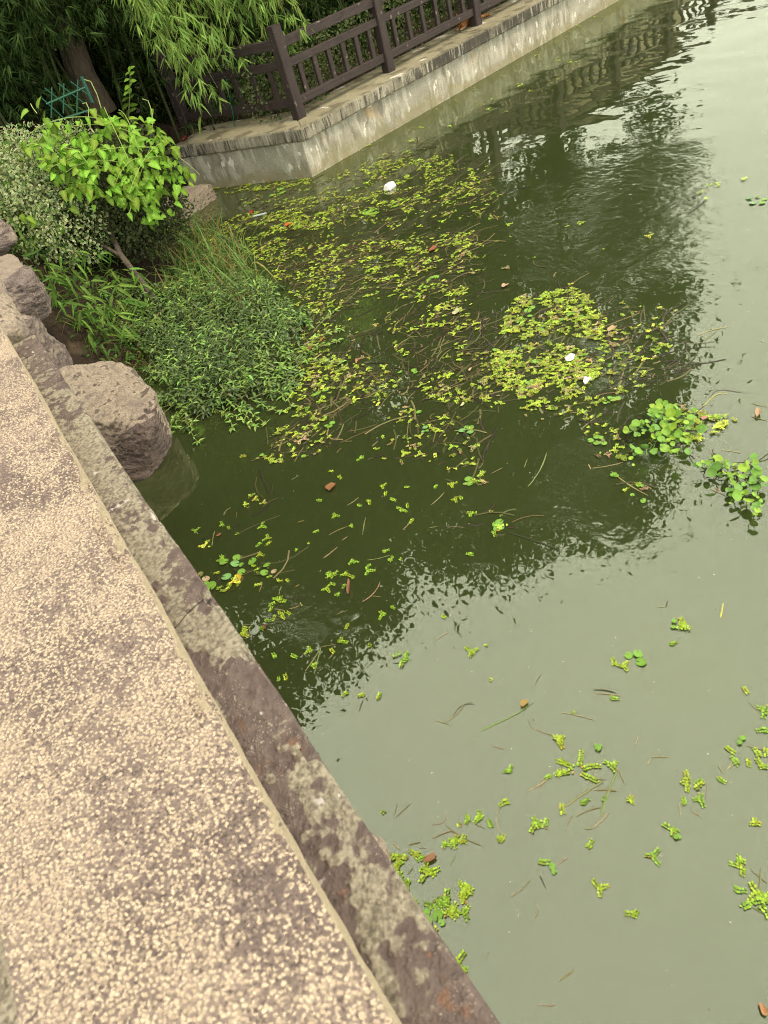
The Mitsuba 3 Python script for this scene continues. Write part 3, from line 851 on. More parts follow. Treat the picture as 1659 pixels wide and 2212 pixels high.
def bush(parent, cells, n, tint, size, leaves, n_parts, bias=(0, -0.3, 0.6), amt=0.2):
    P = []
    w = np.array([a[3] * a[4] for a in cells]); w /= w.sum()
    for (x, y, z, rx, rz), k in zip(cells, (w * n).astype(int)):
        d = unit(rng.normal(size=(k, 3)))
        r = 1 - 0.45 * rng.random((k, 1)) ** 1.6
        q = d * r * np.array([rx, rx * 0.9, rz])
        lump = 1 + 0.28 * (meshkit.fbm(d * 3.2 + x, 3, 8) - 0.5)
        P.append(np.array([x, y, z]) + q * lump[:, None])
    P = np.vstack(P); m = len(P)
    cen = np.array([[a[0], a[1], a[2]] for a in cells]).mean(0)
    out = unit(P - cen)
    R = orient(out * 0.7 + rng.normal(size=(m, 3)) * 0.7, out + rng.normal(size=(m, 3)) * 0.5 + np.array(bias), rng.uniform(*size, m))
    wh = rng.choice(len(leaves), m, p=[0.5, 0.25, 0.25] if len(leaves) == 3 else None)
    foliage(parent, leaves, R, P, jitter(m, tint, amt), wh, n_parts)


hd = thing('variegated_hedge', 'dark variegated hedge growing behind the brown railing', 'hedge')
cells = []
for a in np.arange(0.1, 8.6, 0.55):
    p = posts[1] + WR * a + perp(WR) * 0.75
    cells.append((p[0] + rng.normal() * 0.05, p[1] + rng.normal() * 0.06, 1.02 + rng.normal() * 0.06, 0.42, 0.52))
for a in np.arange(0.3, 2.4, 0.5):
    p = posts[1] + WL * a - perp(WL) * 0.75
    cells.append((p[0], p[1], 1.0, 0.42, 0.5))
bush(hd, cells, 15000, (0.30, 0.32, 0.20), (0.03, 0.055), var_leaf, 300)
for c_ in cells[::3]:
    mb = MB(); tube(mb, curve([c_[0], c_[1], 0.5], [c_[0] + 0.1, c_[1], 1.3], 0, 0.05), 0.012, 5, (0.08, 0.06, 0.04))
    put('stem', mb.ply('matte_material'), hd)

# ------------------------------------------------------------------ hedge, shrub and vine on the bank
vh = thing('variegated_hedge', 'cream and green variegated hedge at the left edge under the vine', 'hedge')
bush(vh, [(0.55, 9.1, 1.25, 0.62, 0.62), (1.05, 9.25, 1.42, 0.55, 0.55), (0.75, 9.6, 1.5, 0.6, 0.52), (1.45, 9.5, 1.35, 0.5, 0.5), (1.0, 8.75, 0.98, 0.42, 0.4)], 17000, (0.80, 0.80, 0.56), (0.026, 0.048), var_leaf, 300)
for (x, y) in ((0.6, 9.1), (1.0, 9.2), (1.4, 9.4), (0.9, 9.5)):
    mb = MB(); tube(mb, curve([x, y, 0.5], [x + 0.15, y, 1.5], 0, 0.06), np.linspace(0.016, 0.006, 8), 6, (0.09, 0.07, 0.05))
    put('stem', mb.ply('matte_material'), vh)

sh = thing('shrub', 'dark small-leaved shrub on a slender grey trunk under the vine', 'shrub')
mb = MB()
trunk = np.array([[1.36, 8.08, 0.1], [1.33, 8.2, 0.35], [1.30, 8.42, 0.62], [1.36, 8.7, 0.9], [1.5, 8.9, 1.2]])
tube(mb, trunk, [0.042, 0.036, 0.032, 0.026, 0.012], 9)
tube(mb, [[1.30, 8.40, 0.60], [1.15, 8.6, 0.8], [0.95, 8.8, 1.05]], [0.022, 0.017, 0.009], 7)
tube(mb, [[1.35, 8.65, 0.85], [1.6, 8.8, 1.0], [1.95, 8.9, 1.15]], [0.02, 0.015, 0.008], 7)
put('trunk', mikit.ply((mb.mesh()[0], mb.mesh()[1]), 'bark_material', True), sh)
dark_leaf = [leaf_mesh(OVAL, 1, 0.26, 0.3, 0.2, mid=(1.2, 1.2, 1.0)), leaf_mesh(OVAL, 1, 0.22, 0.5, 0.3, mid=(0.8, 0.8, 0.8)), leaf_mesh(OVAL, 1, 0.28, 0.2, 0.2, mid=(0.45, 0.6, 0.35), edge=(3.0, 2.6, 2.4))]
bush(sh, [(1.55, 9.0, 1.2, 0.6, 0.5), (1.95, 9.0, 1.15, 0.55, 0.5), (1.6, 8.75, 0.85, 0.45, 0.3), (1.98, 9.0, 0.72, 0.42, 0.4), (1.25, 8.85, 0.9, 0.4, 0.35), (1.65, 8.85, 0.65, 0.42, 0.3)], 15000, (0.075, 0.095, 0.045), (0.03, 0.055), dark_leaf, 200)

vine = thing('climbing_vine', 'bright green heart-leaved vine sprawling over the shrub', 'vine')
heart = [leaf_mesh(HEART, 1, w, f_, d, mid=(1.7, 1.45, 2.2), edge=(0.95, 0.97, 0.9)) for w, f_, d in ((0.36, 0.25, 0.2), (0.40, 0.1, 0.35), (0.33, 0.4, 0.1), (0.38, 0.2, 0.5))]
PV, OV = [], []
poly = np.array([(100, 255), (150, 262), (215, 250), (300, 250), (335, 265), (375, 300), (392, 340), (400, 380), (385, 400), (350, 430), (330, 470), (290, 440), (240, 440), (190, 410), (150, 430), (125, 400), (80, 350), (60, 320), (40, 300), (75, 290)])
from shapely.geometry import Polygon, Point
pg = Polygon(poly)
cv, rv = np.array([1.62, 9.15, 1.15]), np.array([1.05, 0.85, 0.82])
while len(PV) < 440:
    px, py = rng.uniform(8, 425), rng.uniform(232, 500)
    inside = pg.contains(Point(px, py)) and meshkit.noise(np.array([[px / 34.0, py / 34.0, 0.2]]), 3)[0] > 0.22
    if not inside and (rng.random() > 0.12 or pg.distance(Point(px, py)) > 45): continue
    d = ray(px, py)
    a = ((d / rv) ** 2).sum(); b_ = 2 * ((d / rv) * ((EYE - cv) / rv)).sum(); c_ = (((EYE - cv) / rv) ** 2).sum() - 1
    disc = b_ * b_ - 4 * a * c_
    s = (-b_ - math.sqrt(disc)) / (2 * a) if disc > 0 else -b_ / (2 * a)
    q = EYE + d * (s - rng.uniform(-0.05, 0.20))
    PV.append(q); OV.append(unit((q - cv) / rv ** 2))
PV, OV = np.array(PV), np.array(OV)
m = len(PV)
R = orient(OV * 0.45 + np.array([0, -0.1, -0.75]) + rng.normal(size=(m, 3)) * 0.6, OV * 0.8 + np.array([0, -0.25, 0.75]) + rng.normal(size=(m, 3)) * 0.45, rng.uniform(0.065, 0.125, m))
foliage(vine, heart, R, PV, jitter(m, (0.19, 0.36, 0.04), 0.28, 0.07), rng.integers(0, 4, m), 300)
for k in range(16):
    a, b_ = rng.integers(0, m, 2)
    mb = MB(); pts = curve(PV[a] + OV[a] * 0.03, PV[b_] + OV[b_] * 0.03, -0.08, rng.normal() * 0.1, 10)
    tube(mb, pts, 0.0035, 5, (0.30, 0.40, 0.10)); put('stem', mb.ply('matte_material'), vine)
for pts in ([(432, 378), (415, 362), (400, 350), (380, 335)], [(245, 285), (222, 245), (210, 205), (196, 176), (182, 172)], [(330, 275), (328, 240), (320, 218), (308, 214)], [(190, 270), (192, 235), (186, 222), (178, 224)], [(80, 245), (70, 232), (66, 224)]):
    mb = MB(); tube(mb, np.array([at_y(px, py, 8.75 + 0.05 * k) for k, (px, py) in enumerate(pts)]), 0.0045, 5, (0.33, 0.40, 0.14)); put('tendril', mb.ply('matte_material'), vine)
qs = [(402, 372), (415, 376), (398, 362), (330, 470), (325, 485), (60, 470), (45, 465), (75, 478), (130, 490), (392, 410), (375, 415)]
QP = np.array([at_y(px, py, 8.55) for px, py in qs])
R = orient(np.array([0.1, -0.2, -1.0]) + rng.normal(size=(len(QP), 3)) * 0.3, np.array([0.1, -0.7, 0.5]) + rng.normal(size=(len(QP), 3)) * 0.2, rng.uniform(0.08, 0.11, len(QP)))
foliage(vine, heart, R, QP, jitter(len(QP), (0.18, 0.33, 0.035), 0.1, 0.05), rng.integers(0, 4, len(QP)), 20)

shoot = thing('seedling', 'tall single leafy shoot rising above the vine against the dark bamboo', 'plant')
base, tipp = at_y(277, 262, 8.9), at_y(281, 143, 8.9)
mb = MB(); tube(mb, curve(base, tipp, 0, 0.02), np.linspace(0.006, 0.002, 8), 5, (0.10, 0.12, 0.05)); put('stem', mb.ply('matte_material'), shoot)
m = 18
t = np.linspace(0.05, 1, m)
SP = base + (tipp - base) * t[:, None]
sidev = np.where(np.arange(m) % 2 == 0, 1.0, -1.0)[:, None] * np.array([[0.9, 0.1, 0.35]])
R = orient(sidev + rng.normal(size=(m, 3)) * 0.25, np.array([0, -0.6, 0.8]) + rng.normal(size=(m, 3)) * 0.2, np.linspace(0.11, 0.06, m))
foliage(shoot, [leaf_mesh(OVAL, 1, 0.27, 0.25, 0.25, mid=(1.2, 1.2, 1.2))], R, SP, np.clip(np.outer(0.35 + 0.65 * (t > 0.45), (0.15, 0.27, 0.035)), 0, 1), np.zeros(m, int), 18)

# little lattice fence of green metal
gf = thing('metal_fence', 'low green metal lattice fence among the plants at the top left', 'fence')
def gbar(a, b, r):
    mb = MB(); tube(mb, np.array([at_y(*a, 10.4), at_y(*b, 10.4)]), r, 8)
    return mikit.ply((mb.mesh()[0], mb.mesh()[1]), 'green_paint_material', 30)
put('post', gbar((176, 165), (200, 222), 0.02), gf)
for a, b in (((100, 225), (186, 188)), ((120, 262), (200, 236))): put('rail', gbar(a, b, 0.013), gf)
for a, b in (((96, 190), (160, 240)), ((125, 180), (180, 222)), ((152, 176), (190, 205)), ((90, 212), (145, 262)), ((168, 172), (166, 250)), ((138, 180), (137, 245)), ((112, 188), (111, 255))): put('bar', gbar(a, b, 0.008), gf)
for a, b in ((120, 176), (131, 170), (113, 184), (150, 168), (100, 200), (122, 190)):
    pass

# ------------------------------------------------------------------ undergrowth on the bank
def poly_points(poly, n):
    pg = Polygon(poly); x0, y0, x1, y1 = pg.bounds
    out = []
    while len(out) < n:
        px, py = rng.uniform(x0, x1), rng.uniform(y0, y1)
        if pg.contains(Point(px, py)): out.append((px, py))
    return out


def water_poly(poly):
    return Polygon([at(px, py)[:2] for px, py in poly])


def plan_points(pg, n):
    x0, y0, x1, y1 = pg.bounds
    out = np.zeros((0, 2))
    import shapely
    while len(out) < n:
        q = np.stack([rng.uniform(x0, x1, 4 * n), rng.uniform(y0, y1, 4 * n)], 1)
        out = np.vstack([out, q[shapely.contains_xy(pg, q[:, 0], q[:, 1])]])
    return out[:n]


weed_poly = water_poly([(330, 655), (420, 620), (560, 605), (640, 655), (680, 715), (650, 790), (600, 855), (520, 885), (440, 912), (350, 892), (330, 830), (280, 770), (255, 700), (290, 660)])
mb = MB()
pts = np.vstack([plan_points(weed_poly, 1300), plan_points(weed_poly.buffer(0.14).difference(weed_poly), 130)])
pts = pts[(pts[:, 0] > 0.62) | (pts[:, 1] > 6.25)]
weed_leaf = [leaf_mesh(OVAL, 1, 0.17, 0.35, 0.3, mid=(1.5, 1.4, 1.6)), leaf_mesh(OVAL, 1, 0.2, 0.2, 0.5, mid=(1.2, 1.2, 1.2))]
LP, LA, LN, LS, LT = [], [], [], [], []
for (x, y) in pts:
    g = max(0.0, float(ground_z(np.array(x), np.array(y))))
    edge = min(1.0, weed_poly.exterior.distance(Point(x, y)) / 0.35) * weed_poly.contains(Point(x, y))
    if meshkit.fbm(np.array([[x * 3.1, y * 3.1, 4.7]]), 3, 33)[0] < 0.50 - 0.35 * edge: continue
    hgt = (0.05 + 0.20 * edge) * rng.uniform(0.45, 1.35)
    lean = rng.normal(size=2) * 0.3
    top = np.array([x + lean[0] * hgt, y + lean[1] * hgt, g + hgt])
    tube(mb, np.array([[x, y, g - 0.02], [(x + top[0]) / 2, (y + top[1]) / 2, g + hgt * 0.6], top]), 0.0025, 4, (0.09, 0.12, 0.04), caps=False)
    if meshkit.fbm(np.array([[x * 5.0, y * 5.0, 0.7]]), 2, 31)[0] < 0.36: continue
    shade = jitter(1, (0.080, 0.130, 0.038) if rng.random() < 0.45 + 0.3 * edge else (0.17, 0.285, 0.055), 0.15)[0]
    az = rng.uniform(0, 6.28)
    for lvl in range(4):
        for s in (0, 1):
            a = az + lvl * 1.57 + s * math.pi
            LP.append(top - np.array([0, 0, hgt * 0.16 * lvl])); LA.append([math.cos(a), math.sin(a), 0.45 - 0.25 * lvl]); LN.append([-0.3 * math.cos(a), -0.3 * math.sin(a), 1]); LS.append(rng.uniform(0.036, 0.068)); LT.append(shade)
shore_pts = np.array([at(px, py)[:2] for px, py in [(360, 892), (400, 905), (440, 915), (480, 905), (520, 888), (560, 875), (600, 858), (630, 825), (655, 790), (675, 750), (690, 715), (670, 690), (650, 665)]])
mid_pt = shore_pts.mean(0) - [0.25, -0.3]
for q in range(16):
    a = shore_pts[rng.integers(0, len(shore_pts))]; out2 = unit(a - mid_pt); L = rng.uniform(0.12, 0.45); turn = rng.normal() * 0.5
    d2 = np.array([out2[0] * math.cos(turn) - out2[1] * math.sin(turn), out2[0] * math.sin(turn) + out2[1] * math.cos(turn)])
    run = curve([*(a - d2 * 0.1), 0.05], [*(a + d2 * L), 0.012], -0.02, rng.normal() * 0.05, 7)
    tube(mb, run, 0.003, 5, (0.20, 0.22, 0.07), caps=False)
    for k in range(2, 7):
        for s_ in range(3 if k < 6 else 6):
            az = rng.uniform(0, 6.28); LP.append(run[k] + [0, 0, 0.01]); LA.append([math.cos(az), math.sin(az), 0.35]); LN.append([-0.2 * math.cos(az), -0.2 * math.sin(az), 1]); LS.append(rng.uniform(0.035, 0.06)); LT.append(jitter(1, (0.17, 0.285, 0.055), 0.18)[0])
LP, LT = np.array(LP), np.array(LT)
R = orient(np.array(LA) + rng.normal(size=(len(LP), 3)) * 0.15, np.array(LN) + rng.normal(size=(len(LP), 3)) * 0.2, np.array(LS))
wh = rng.integers(0, 2, len(LP))
for w in (0, 1): scatter(mb, weed_leaf[w], R[wh == w], LP[wh == w], LT[wh == w])
put('alligator_weed', mb.ply('weed_material'), None, 'dense green alligator weed spreading from the bank over the water', 'ground cover', kind='stuff')


def blade(mb, p, direction, L, w, c, droop=0.6, n=6):
    d = unit(direction); side = unit(np.cross(d, [0, 0, 1.0]) + rng.normal(size=3) * 0.2)
    t = np.linspace(0, 1, n)[:, None]
    pts = p + d * L * t - np.array([0, 0, droop * L]) * t ** 2.2 + np.array([d[0], d[1], 0]) * droop * L * 0.5 * t ** 2
    wd = w * np.minimum(1, (1 - t) * 2.2 + 0.02)
    nrm = unit(np.cross(side, d))
    V = np.concatenate([pts - side * wd, pts + nrm * wd * 0.25, pts + side * wd], 1).reshape(-1, 3)
    f = []
    for k in range(n - 1):
        a, b = 3 * k, 3 * k + 3
        f += [[a, a + 1, b + 1], [a, b + 1, b], [a + 1, a + 2, b + 2], [a + 1, b + 2, b + 1]]
    mb.add(V, f, c)


mb = MB()
for (px, py) in poly_points([(390, 600), (420, 560), (520, 560), (590, 620), (560, 690), (400, 690), (330, 650)], 330) + poly_points([(340, 520), (430, 470), (570, 560), (520, 600), (340, 610)], 260):
    q = at(px, py, 0.0); q[2] = max(0.0, float(ground_z(q[0], q[1])))
    tone_roll = rng.random()  # random draw between green and straw-coloured blades
    blade(mb, q, [rng.normal() * 0.4 - 0.1, rng.normal() * 0.4, 1.0], rng.uniform(0.30, 0.85), rng.uniform(0.005, 0.010), jitter(1, (0.20, 0.30, 0.085) if tone_roll > 0.25 else (0.30, 0.25, 0.10), 0.15)[0], rng.uniform(0.2, 0.75))
for (px, py) in poly_points([(110, 640), (200, 600), (290, 620), (290, 720), (220, 760), (130, 740)], 130):
    q = at(px, py, 0.35); q[2] = max(0.0, float(ground_z(q[0], q[1])))
    r_ = rng.random()
    c = (0.12, 0.22, 0.045) if r_ > 0.35 else ((0.22, 0.27, 0.06) if r_ > 0.12 else (0.34, 0.24, 0.10))
    blade(mb, q, [rng.normal() * 0.6 + 0.1, rng.normal() * 0.5 - 0.2, 1.0], rng.uniform(0.2, 0.5), rng.uniform(0.005, 0.013), jitter(1, c, 0.15)[0], rng.uniform(0.4, 1.0))
put('grass', mb.ply('leaf_material'), None, 'long green grass blades leaning from the bank', 'grass', kind='stuff')

mb = MB()
und = poly_points([(95, 600), (170, 560), (330, 560), (400, 520), (420, 600), (330, 640), (260, 700), (300, 760), (210, 770), (120, 700)], 700) + poly_points([(330, 540), (420, 500), (440, 600), (340, 640)], 420)
UP = []
for (px, py) in und:
    q = at(px, py, 0.4); q[2] = max(0, float(ground_z(q[0], q[1]))) + abs(rng.normal()) * 0.12; UP.append(q)
UP = np.array(UP); m = len(UP)
R = orient(rng.normal(size=(m, 3)) * [1, 1, 0.4], rng.normal(size=(m, 3)) * 0.5 + [0, -0.2, 0.9], rng.uniform(0.035, 0.10, m))
scatter(mb, leaf_mesh(OVAL, 1, 0.22, 0.3, 0.4, mid=(1.2, 1.2, 1.2)), R, UP, jitter(m, (0.085, 0.16, 0.04), 0.3))
UP = np.array([at(px, py, 0.35) for px, py in poly_points([(100, 620), (170, 570), (300, 580), (320, 640), (280, 720), (200, 740), (120, 700)], 330)])
UP[:, 2] = np.maximum(0, ground_z(UP[:, 0], UP[:, 1])) + rng.uniform(0.1, 0.45, len(UP)); m = len(UP)
R = orient(rng.normal(size=(m, 3)) * [0.7, 0.6, 0.4] + [0.15, -0.3, -0.6], rng.normal(size=(m, 3)) * 0.4 + [0, -0.4, 0.9], rng.uniform(0.12, 0.24, m))
scatter(mb, leaf_mesh(LANCE, 1, 0.085, 0.35, 0.3, mid=(1.3, 1.25, 1.4)), R, UP, jitter(m, (0.13, 0.235, 0.045), 0.3))
for k in range(260):
    px, py = poly_points([(120, 640), (300, 680), (290, 780), (190, 770)], 1)[0]
    q = at(px, py, 0.3); q[2] = max(0, float(ground_z(q[0], q[1]))) + 0.01
    e = q + np.array([rng.normal() * 0.12, rng.normal() * 0.12, rng.uniform(-0.02, 0.08)])
    tube(mb, curve(q, e, -0.02, rng.normal() * 0.03, 4), 0.0018, 4, jitter(1, (0.22, 0.15, 0.09), 0.25)[0], caps=False)
put('undergrowth', mb.ply('leaf_material'), None, 'tangled low leaves and dry straw on the soil of the bank', 'undergrowth', kind='stuff')


# ------------------------------------------------------------------ floating plants
def disc(rx, ry, n=7, dome=0.15):
    th = np.arange(n) / n * 2 * np.pi
    v = np.vstack([[0, 0, dome * rx], np.stack([rx * np.cos(th), ry * np.sin(th), th * 0], 1)])
    f = [[0, 1 + k, 1 + (k + 1) % n] for k in range(n)]
    return v, np.array(f), np.ones((len(v), 3))


def sprig(mb, origin, ang, pairs, s, g, z=0.0):
    """One floating-fern stem with pairs of round leaves."""
    d = np.array([math.cos(ang), math.sin(ang)]); p = np.array(origin, float)
    for k in range(pairs):
        ang += g.normal() * 0.12; d = np.array([math.cos(ang), math.sin(ang)]); sd_ = np.array([-d[1], d[0]])
        sz = s * (1.0 - 0.25 * k / max(pairs, 1)) * g.uniform(0.85, 1.15)
        for q in (-1, 1):
            c2 = p + sd_ * q * sz * g.uniform(0.40, 0.62) + d * sz * g.uniform(-0.15, 0.35)
            v, f, c = disc(sz * 0.49, sz * 0.37, 7, 0.2)
            a2 = ang + q * g.uniform(0.3, 1.6); rot = np.array([[math.cos(a2), -math.sin(a2)], [math.sin(a2), math.cos(a2)]])
            v[:, :2] = v[:, :2] @ rot.T + c2
            tilt = q * g.uniform(0.1, 0.5)
            v[:, 2] += z + sz * 0.30 + (v[:, :2] - c2) @ sd_ * tilt + g.uniform(0, 0.002)
            mb.add(v, f, np.clip(np.array([1.25, 0.62, 1.6] if g.random() < 0.07 else [1, 1, 1]) * g.uniform(0.5, 1.2) * np.array([g.uniform(0.92, 1.08), 1, 1]), 0, 3))
        p = p + d * sz * 0.74
    return p


def fern_variant(kind, seed):
    g = np.random.default_rng(seed); mb = MB()
    if kind == 'tiny': sprig(mb, (0, 0), g.uniform(0, 6.28), 2, 0.011, g)
    if kind == 'small':
        a = g.uniform(0, 6.28); sprig(mb, (0, 0), a, 4, 0.0106, g); sprig(mb, (0, 0), a + 2.4, 2, 0.010, g)
    if kind == 'medium':
        a = g.uniform(0, 6.28)
        for q in range(3): sprig(mb, (0, 0), a + q * 2.1 + g.normal() * 0.4, int(g.integers(3, 7)), 0.0108, g, 0.001 * q)
    if kind == 'large':
        a = g.uniform(0, 6.28)
        for q in range(5): sprig(mb, g.normal(size=2) * 0.012, a + q * 1.26 + g.normal() * 0.3, int(g.integers(4, 7)), 0.0112, g, 0.001 * q)
    if kind == 'star':
        for a in (2.2, 1.0, 0.0, -1.0, 3.0): sprig(mb, (0.02 * math.cos(a), 0.02 * math.sin(a)), a, 9, 0.0118, g)
    return mb.mesh()


FERN = {k: [fern_variant(k, 50 + 13 * q + len(k)) for q in range(7)] for k in ('tiny', 'small', 'medium', 'large', 'star')}
FERN_TINTS = np.array([(0.36, 0.53, 0.035), (0.33, 0.53, 0.045), (0.40, 0.53, 0.04), (0.28, 0.49, 0.045)])
_fern = {}


def fern_ply(kind, q, t):
    if (kind, q, t) not in _fern:
        v, f, c = FERN[kind][q]
        _fern[kind, q, t] = mikit.ply((v, f), 'float_material', color=np.clip(c * FERN_TINTS[t], 0, 1))
    return _fern[kind, q, t]


def rotz(a):
    return np.array([[math.cos(a), -math.sin(a), 0], [math.sin(a), math.cos(a), 0], [0, 0, 1]])


def zoom(x0, y0, w):
    """Reads positions off an enlarged square part of the photograph (1659 wide)."""
    return lambda zx, zy: ((x0 + zx * w / 1659) / 1.8517, (y0 + zy * w / 1659) / 1.8517)


ZA, ZB, ZC = zoom(1800, 2400, 1272), zoom(1200, 3000, 1096), zoom(700, 1800, 1200)
DRIFT = []
FERNS = {
    'pale': (ZA, 'bright green floating fern cluster on the pale open water', 's107,277 t190,238 l1215,125 s1157,232 m905,348 s858,330 l572,745 *665,890 m580,905 s520,920 m848,868 s310,892 s95,1145 s155,1133 s215,1175 s290,1053 s268,1255 l460,1180 s582,1080 s695,1060 t797,1035 m945,1045 s728,1285 m1052,1335 l1240,950 s1305,945 s1405,935 m1303,1040 s1222,1060 s1450,778 s1495,850 s1555,840 m1620,860 s1610,810 s1645,785 m1590,1165 m1165,1200 m1510,1360 s1525,1400 m780,1505 s480,1370 t45,1170 m25,1255 s60,1260 l75,1535 m20,1630 s75,1630 m950,1640 m1640,575 s1640,680 s1535,465 s1500,1515 l1615,1565 m1600,1530 s1540,1600 s850,515 t640,585 t215,420 s1495,1385 s600,850'),
    'near': (ZB, 'bright green floating fern cluster close beside the parapet ledge', 's1270,130 t505,372 s1020,420 s1090,408 s1155,455 m875,570 s940,555 s975,550 s635,650 m695,632 s748,657 l560,715 l570,690 l785,725 m620,805 s650,800 l1000,870 l865,910 m850,930 s795,945 m910,985 s955,990 s995,980 s685,915 t715,935 m945,1285 m940,1340 m805,1115 t1215,535 s600,690'),
    'dark': (ZC, 'bright green floating fern cluster on the dark tree reflection', 's870,120 s908,150 m1148,205 s1165,240 s1275,208 s1200,275 l1258,332 m1075,290 s1015,307 m885,365 m978,422 s1312,390 s772,458 t738,522 t672,557 m482,425 m515,490 s470,520 s513,525 m265,415 s295,428 m115,450 m180,513 t345,470 l255,605 m470,580 m1195,605 s1160,565 t1245,605 m980,622 s1075,640 m1070,672 m945,690 s985,705 l860,700 s885,690 m840,770 s880,745 s938,750 m900,800 l575,845 l588,918 s530,888 s635,908 l392,1012 s505,945 s475,985 m920,1062 m745,1108 s865,1108 m768,1195 s652,1140 s555,1145 s575,1275 s615,1265 m1148,910 s1200,870 s955,970 t1070,1085 l1265,1158 m1635,1122 s1040,1355 s1125,1372 s945,1345 m1550,275 s1585,270 m1530,195 s1445,200 s790,280 m1635,355 s1480,920 s1640,580 s240,680 s430,640 s460,660 s620,720 m310,750 s240,770 s530,700'),
}
KIND = {'t': 'tiny', 's': 'small', 'm': 'medium', 'l': 'large', '*': 'star'}
for zn, (zf, text, spec) in FERNS.items():
    for word in spec.split():
        kd = KIND[word[0]]; zx, zy = map(float, word[1:].split(','))
        p = at(*zf(zx, zy)); p[2] = 0.001
        m_ = np.eye(4); m_[:3, :3] = rotz(-0.45 if kd == 'star' else rng.uniform(0, 6.28)) * rng.uniform(1.0, 1.3); m_[:3, 3] = p
        lab = 'star-shaped bright green floating fern with five long sprays on pale water' if kd == 'star' else text
        if kd != 'star': DRIFT.append((None, {'tiny': 'tiny', 'small': 'small', 'medium': 'middling', 'large': 'large'}[kd] + ' green floating fern', *zf(zx, zy)))
        k = put('floating_fern', placed(fern_ply(kd, int(rng.integers(0, 7)), int(rng.integers(0, 4))), m_), None, lab, 'fern', None if kd == 'star' else {'pale': 'floating ferns on the pale water', 'near': 'floating ferns beside the ledge', 'dark': 'floating ferns on the dark water'}[zn])
        if kd != 'star': DRIFT[-1] = (k, *DRIFT[-1][1:])

# the mat of floating fern and drowned water weed: density by areas of the water
AREAS = [  # polygon (first: the loose scatter round all of it)
    ([(440, 500), (520, 430), (700, 395), (900, 310), (1060, 360), (1080, 460), (1030, 640), (1080, 700), (1060, 900), (1040, 1060), (880, 1000), (530, 1000), (640, 850), (690, 720), (560, 560)], 30, 26, 0.3),
    # polygon, ferns per m2, strands per m2, mean strand heading
    ([(440, 402), (560, 392), (680, 388), (675, 400), (560, 412), (440, 425)], 260, 10, 0.2),
    ([(520, 475), (600, 415), (700, 392), (800, 345), (900, 300), (930, 330), (1020, 360), (1040, 420), (960, 440), (900, 440), (860, 500), (760, 470), (640, 500), (500, 520)], 130, 14, 0.4),
    ([(430, 520), (500, 470), (600, 450), (700, 450), (720, 480), (690, 520), (560, 560), (450, 540)], 200, 40, 0.3),
    ([(800, 340), (1000, 345), (1090, 420), (1060, 470), (980, 470), (880, 430)], 45, 6, 0.4),
    ([(560, 560), (700, 520), (860, 520), (1000, 500), (1030, 520), (1000, 560), (1010, 640), (930, 640), (880, 650), (800, 640), (700, 690), (640, 650)], 150, 90, 0.15),
    ([(640, 690), (720, 700), (690, 760), (780, 790), (890, 810), (870, 860), (760, 880), (690, 920), (640, 900), (610, 850)], 170, 110, 0.9),
    ([(520, 985), (600, 930), (720, 890), (760, 900), (740, 960), (640, 1000), (560, 1000)], 120, 90, 0.7),
    ([(830, 690), (940, 660), (1010, 640), (1000, 690), (1080, 700), (1060, 780), (1080, 870), (960, 880), (880, 860), (870, 800)], 150, 110, 0.6),
    ([(860, 870), (960, 880), (1060, 900), (1060, 960), (1040, 1060), (990, 1080), (930, 1000), (880, 990)], 70, 40, 1.2),
    ([(1080, 700), (1120, 640), (1250, 620), (1310, 690), (1300, 740), (1200, 720), (1130, 740), (1080, 780)], 520, 70, 0.4),
    ([(1060, 760), (1180, 740), (1260, 760), (1300, 800), (1250, 860), (1150, 880), (1070, 830)], 640, 80, 0.3),
    ([(1300, 700), (1440, 700), (1470, 790), (1450, 830), (1340, 850), (1280, 830), (1290, 760)], 130, 110, 0.3),
    ([(1040, 860), (1150, 880), (1300, 850), (1340, 870), (1280, 910), (1160, 910), (1080, 900)], 140, 60, 0.3),
    ([(1330, 650), (1450, 670), (1530, 640), (1500, 670), (1420, 700), (1330, 690)], 60, 12, 0.3),
    ([(1400, 470), (1480, 440), (1530, 400), (1640, 365), (1640, 380), (1540, 420), (1470, 500), (1400, 520)], 60, 8, 0.4),
    ([(1270, 890), (1380, 900), (1360, 1000), (1280, 990), (1250, 930)], 130, 40, 0.3),
    ([(1470, 880), (1580, 900), (1590, 910), (1520, 950), (1470, 960)], 520, 10, 0.3),
    ([(1310, 1000), (1400, 1050), (1400, 1085), (1320, 1050)], 110, 25, -0.7),
    ([(440, 1255), (480, 1210), (560, 1215), (630, 1230), (610, 1260), (500, 1275), (450, 1290)], 110, 50, 0.3),
    ([(1000, 1130), (1030, 1100), (1110, 1110), (1105, 1150), (1040, 1170)], 130, 60, -0.2),
    ([(480, 1110), (560, 1060), (590, 1060), (560, 1120), (490, 1150)], 80, 45, 0.7),
    ([(430, 1160), (520, 1110), (530, 1150), (440, 1200)], 50, 25, 0.4),
    ([(640, 300), (1200, 60), (1330, 10), (1400, 60), (1100, 260), (800, 340)], 6, 0, 0.4),
    ([(1040, 470), (1300, 500), (1330, 620), (1050, 620)], 5, 2, 0.4),
    ([(1200, 480), (1290, 480), (1280, 510), (1200, 510)], 60, 4, 0.4),
    ([(950, 520), (1040, 490), (1040, 540), (960, 550)], 150, 30, 0.4),
]
mat_mb, weed_mb = MB(), MB()
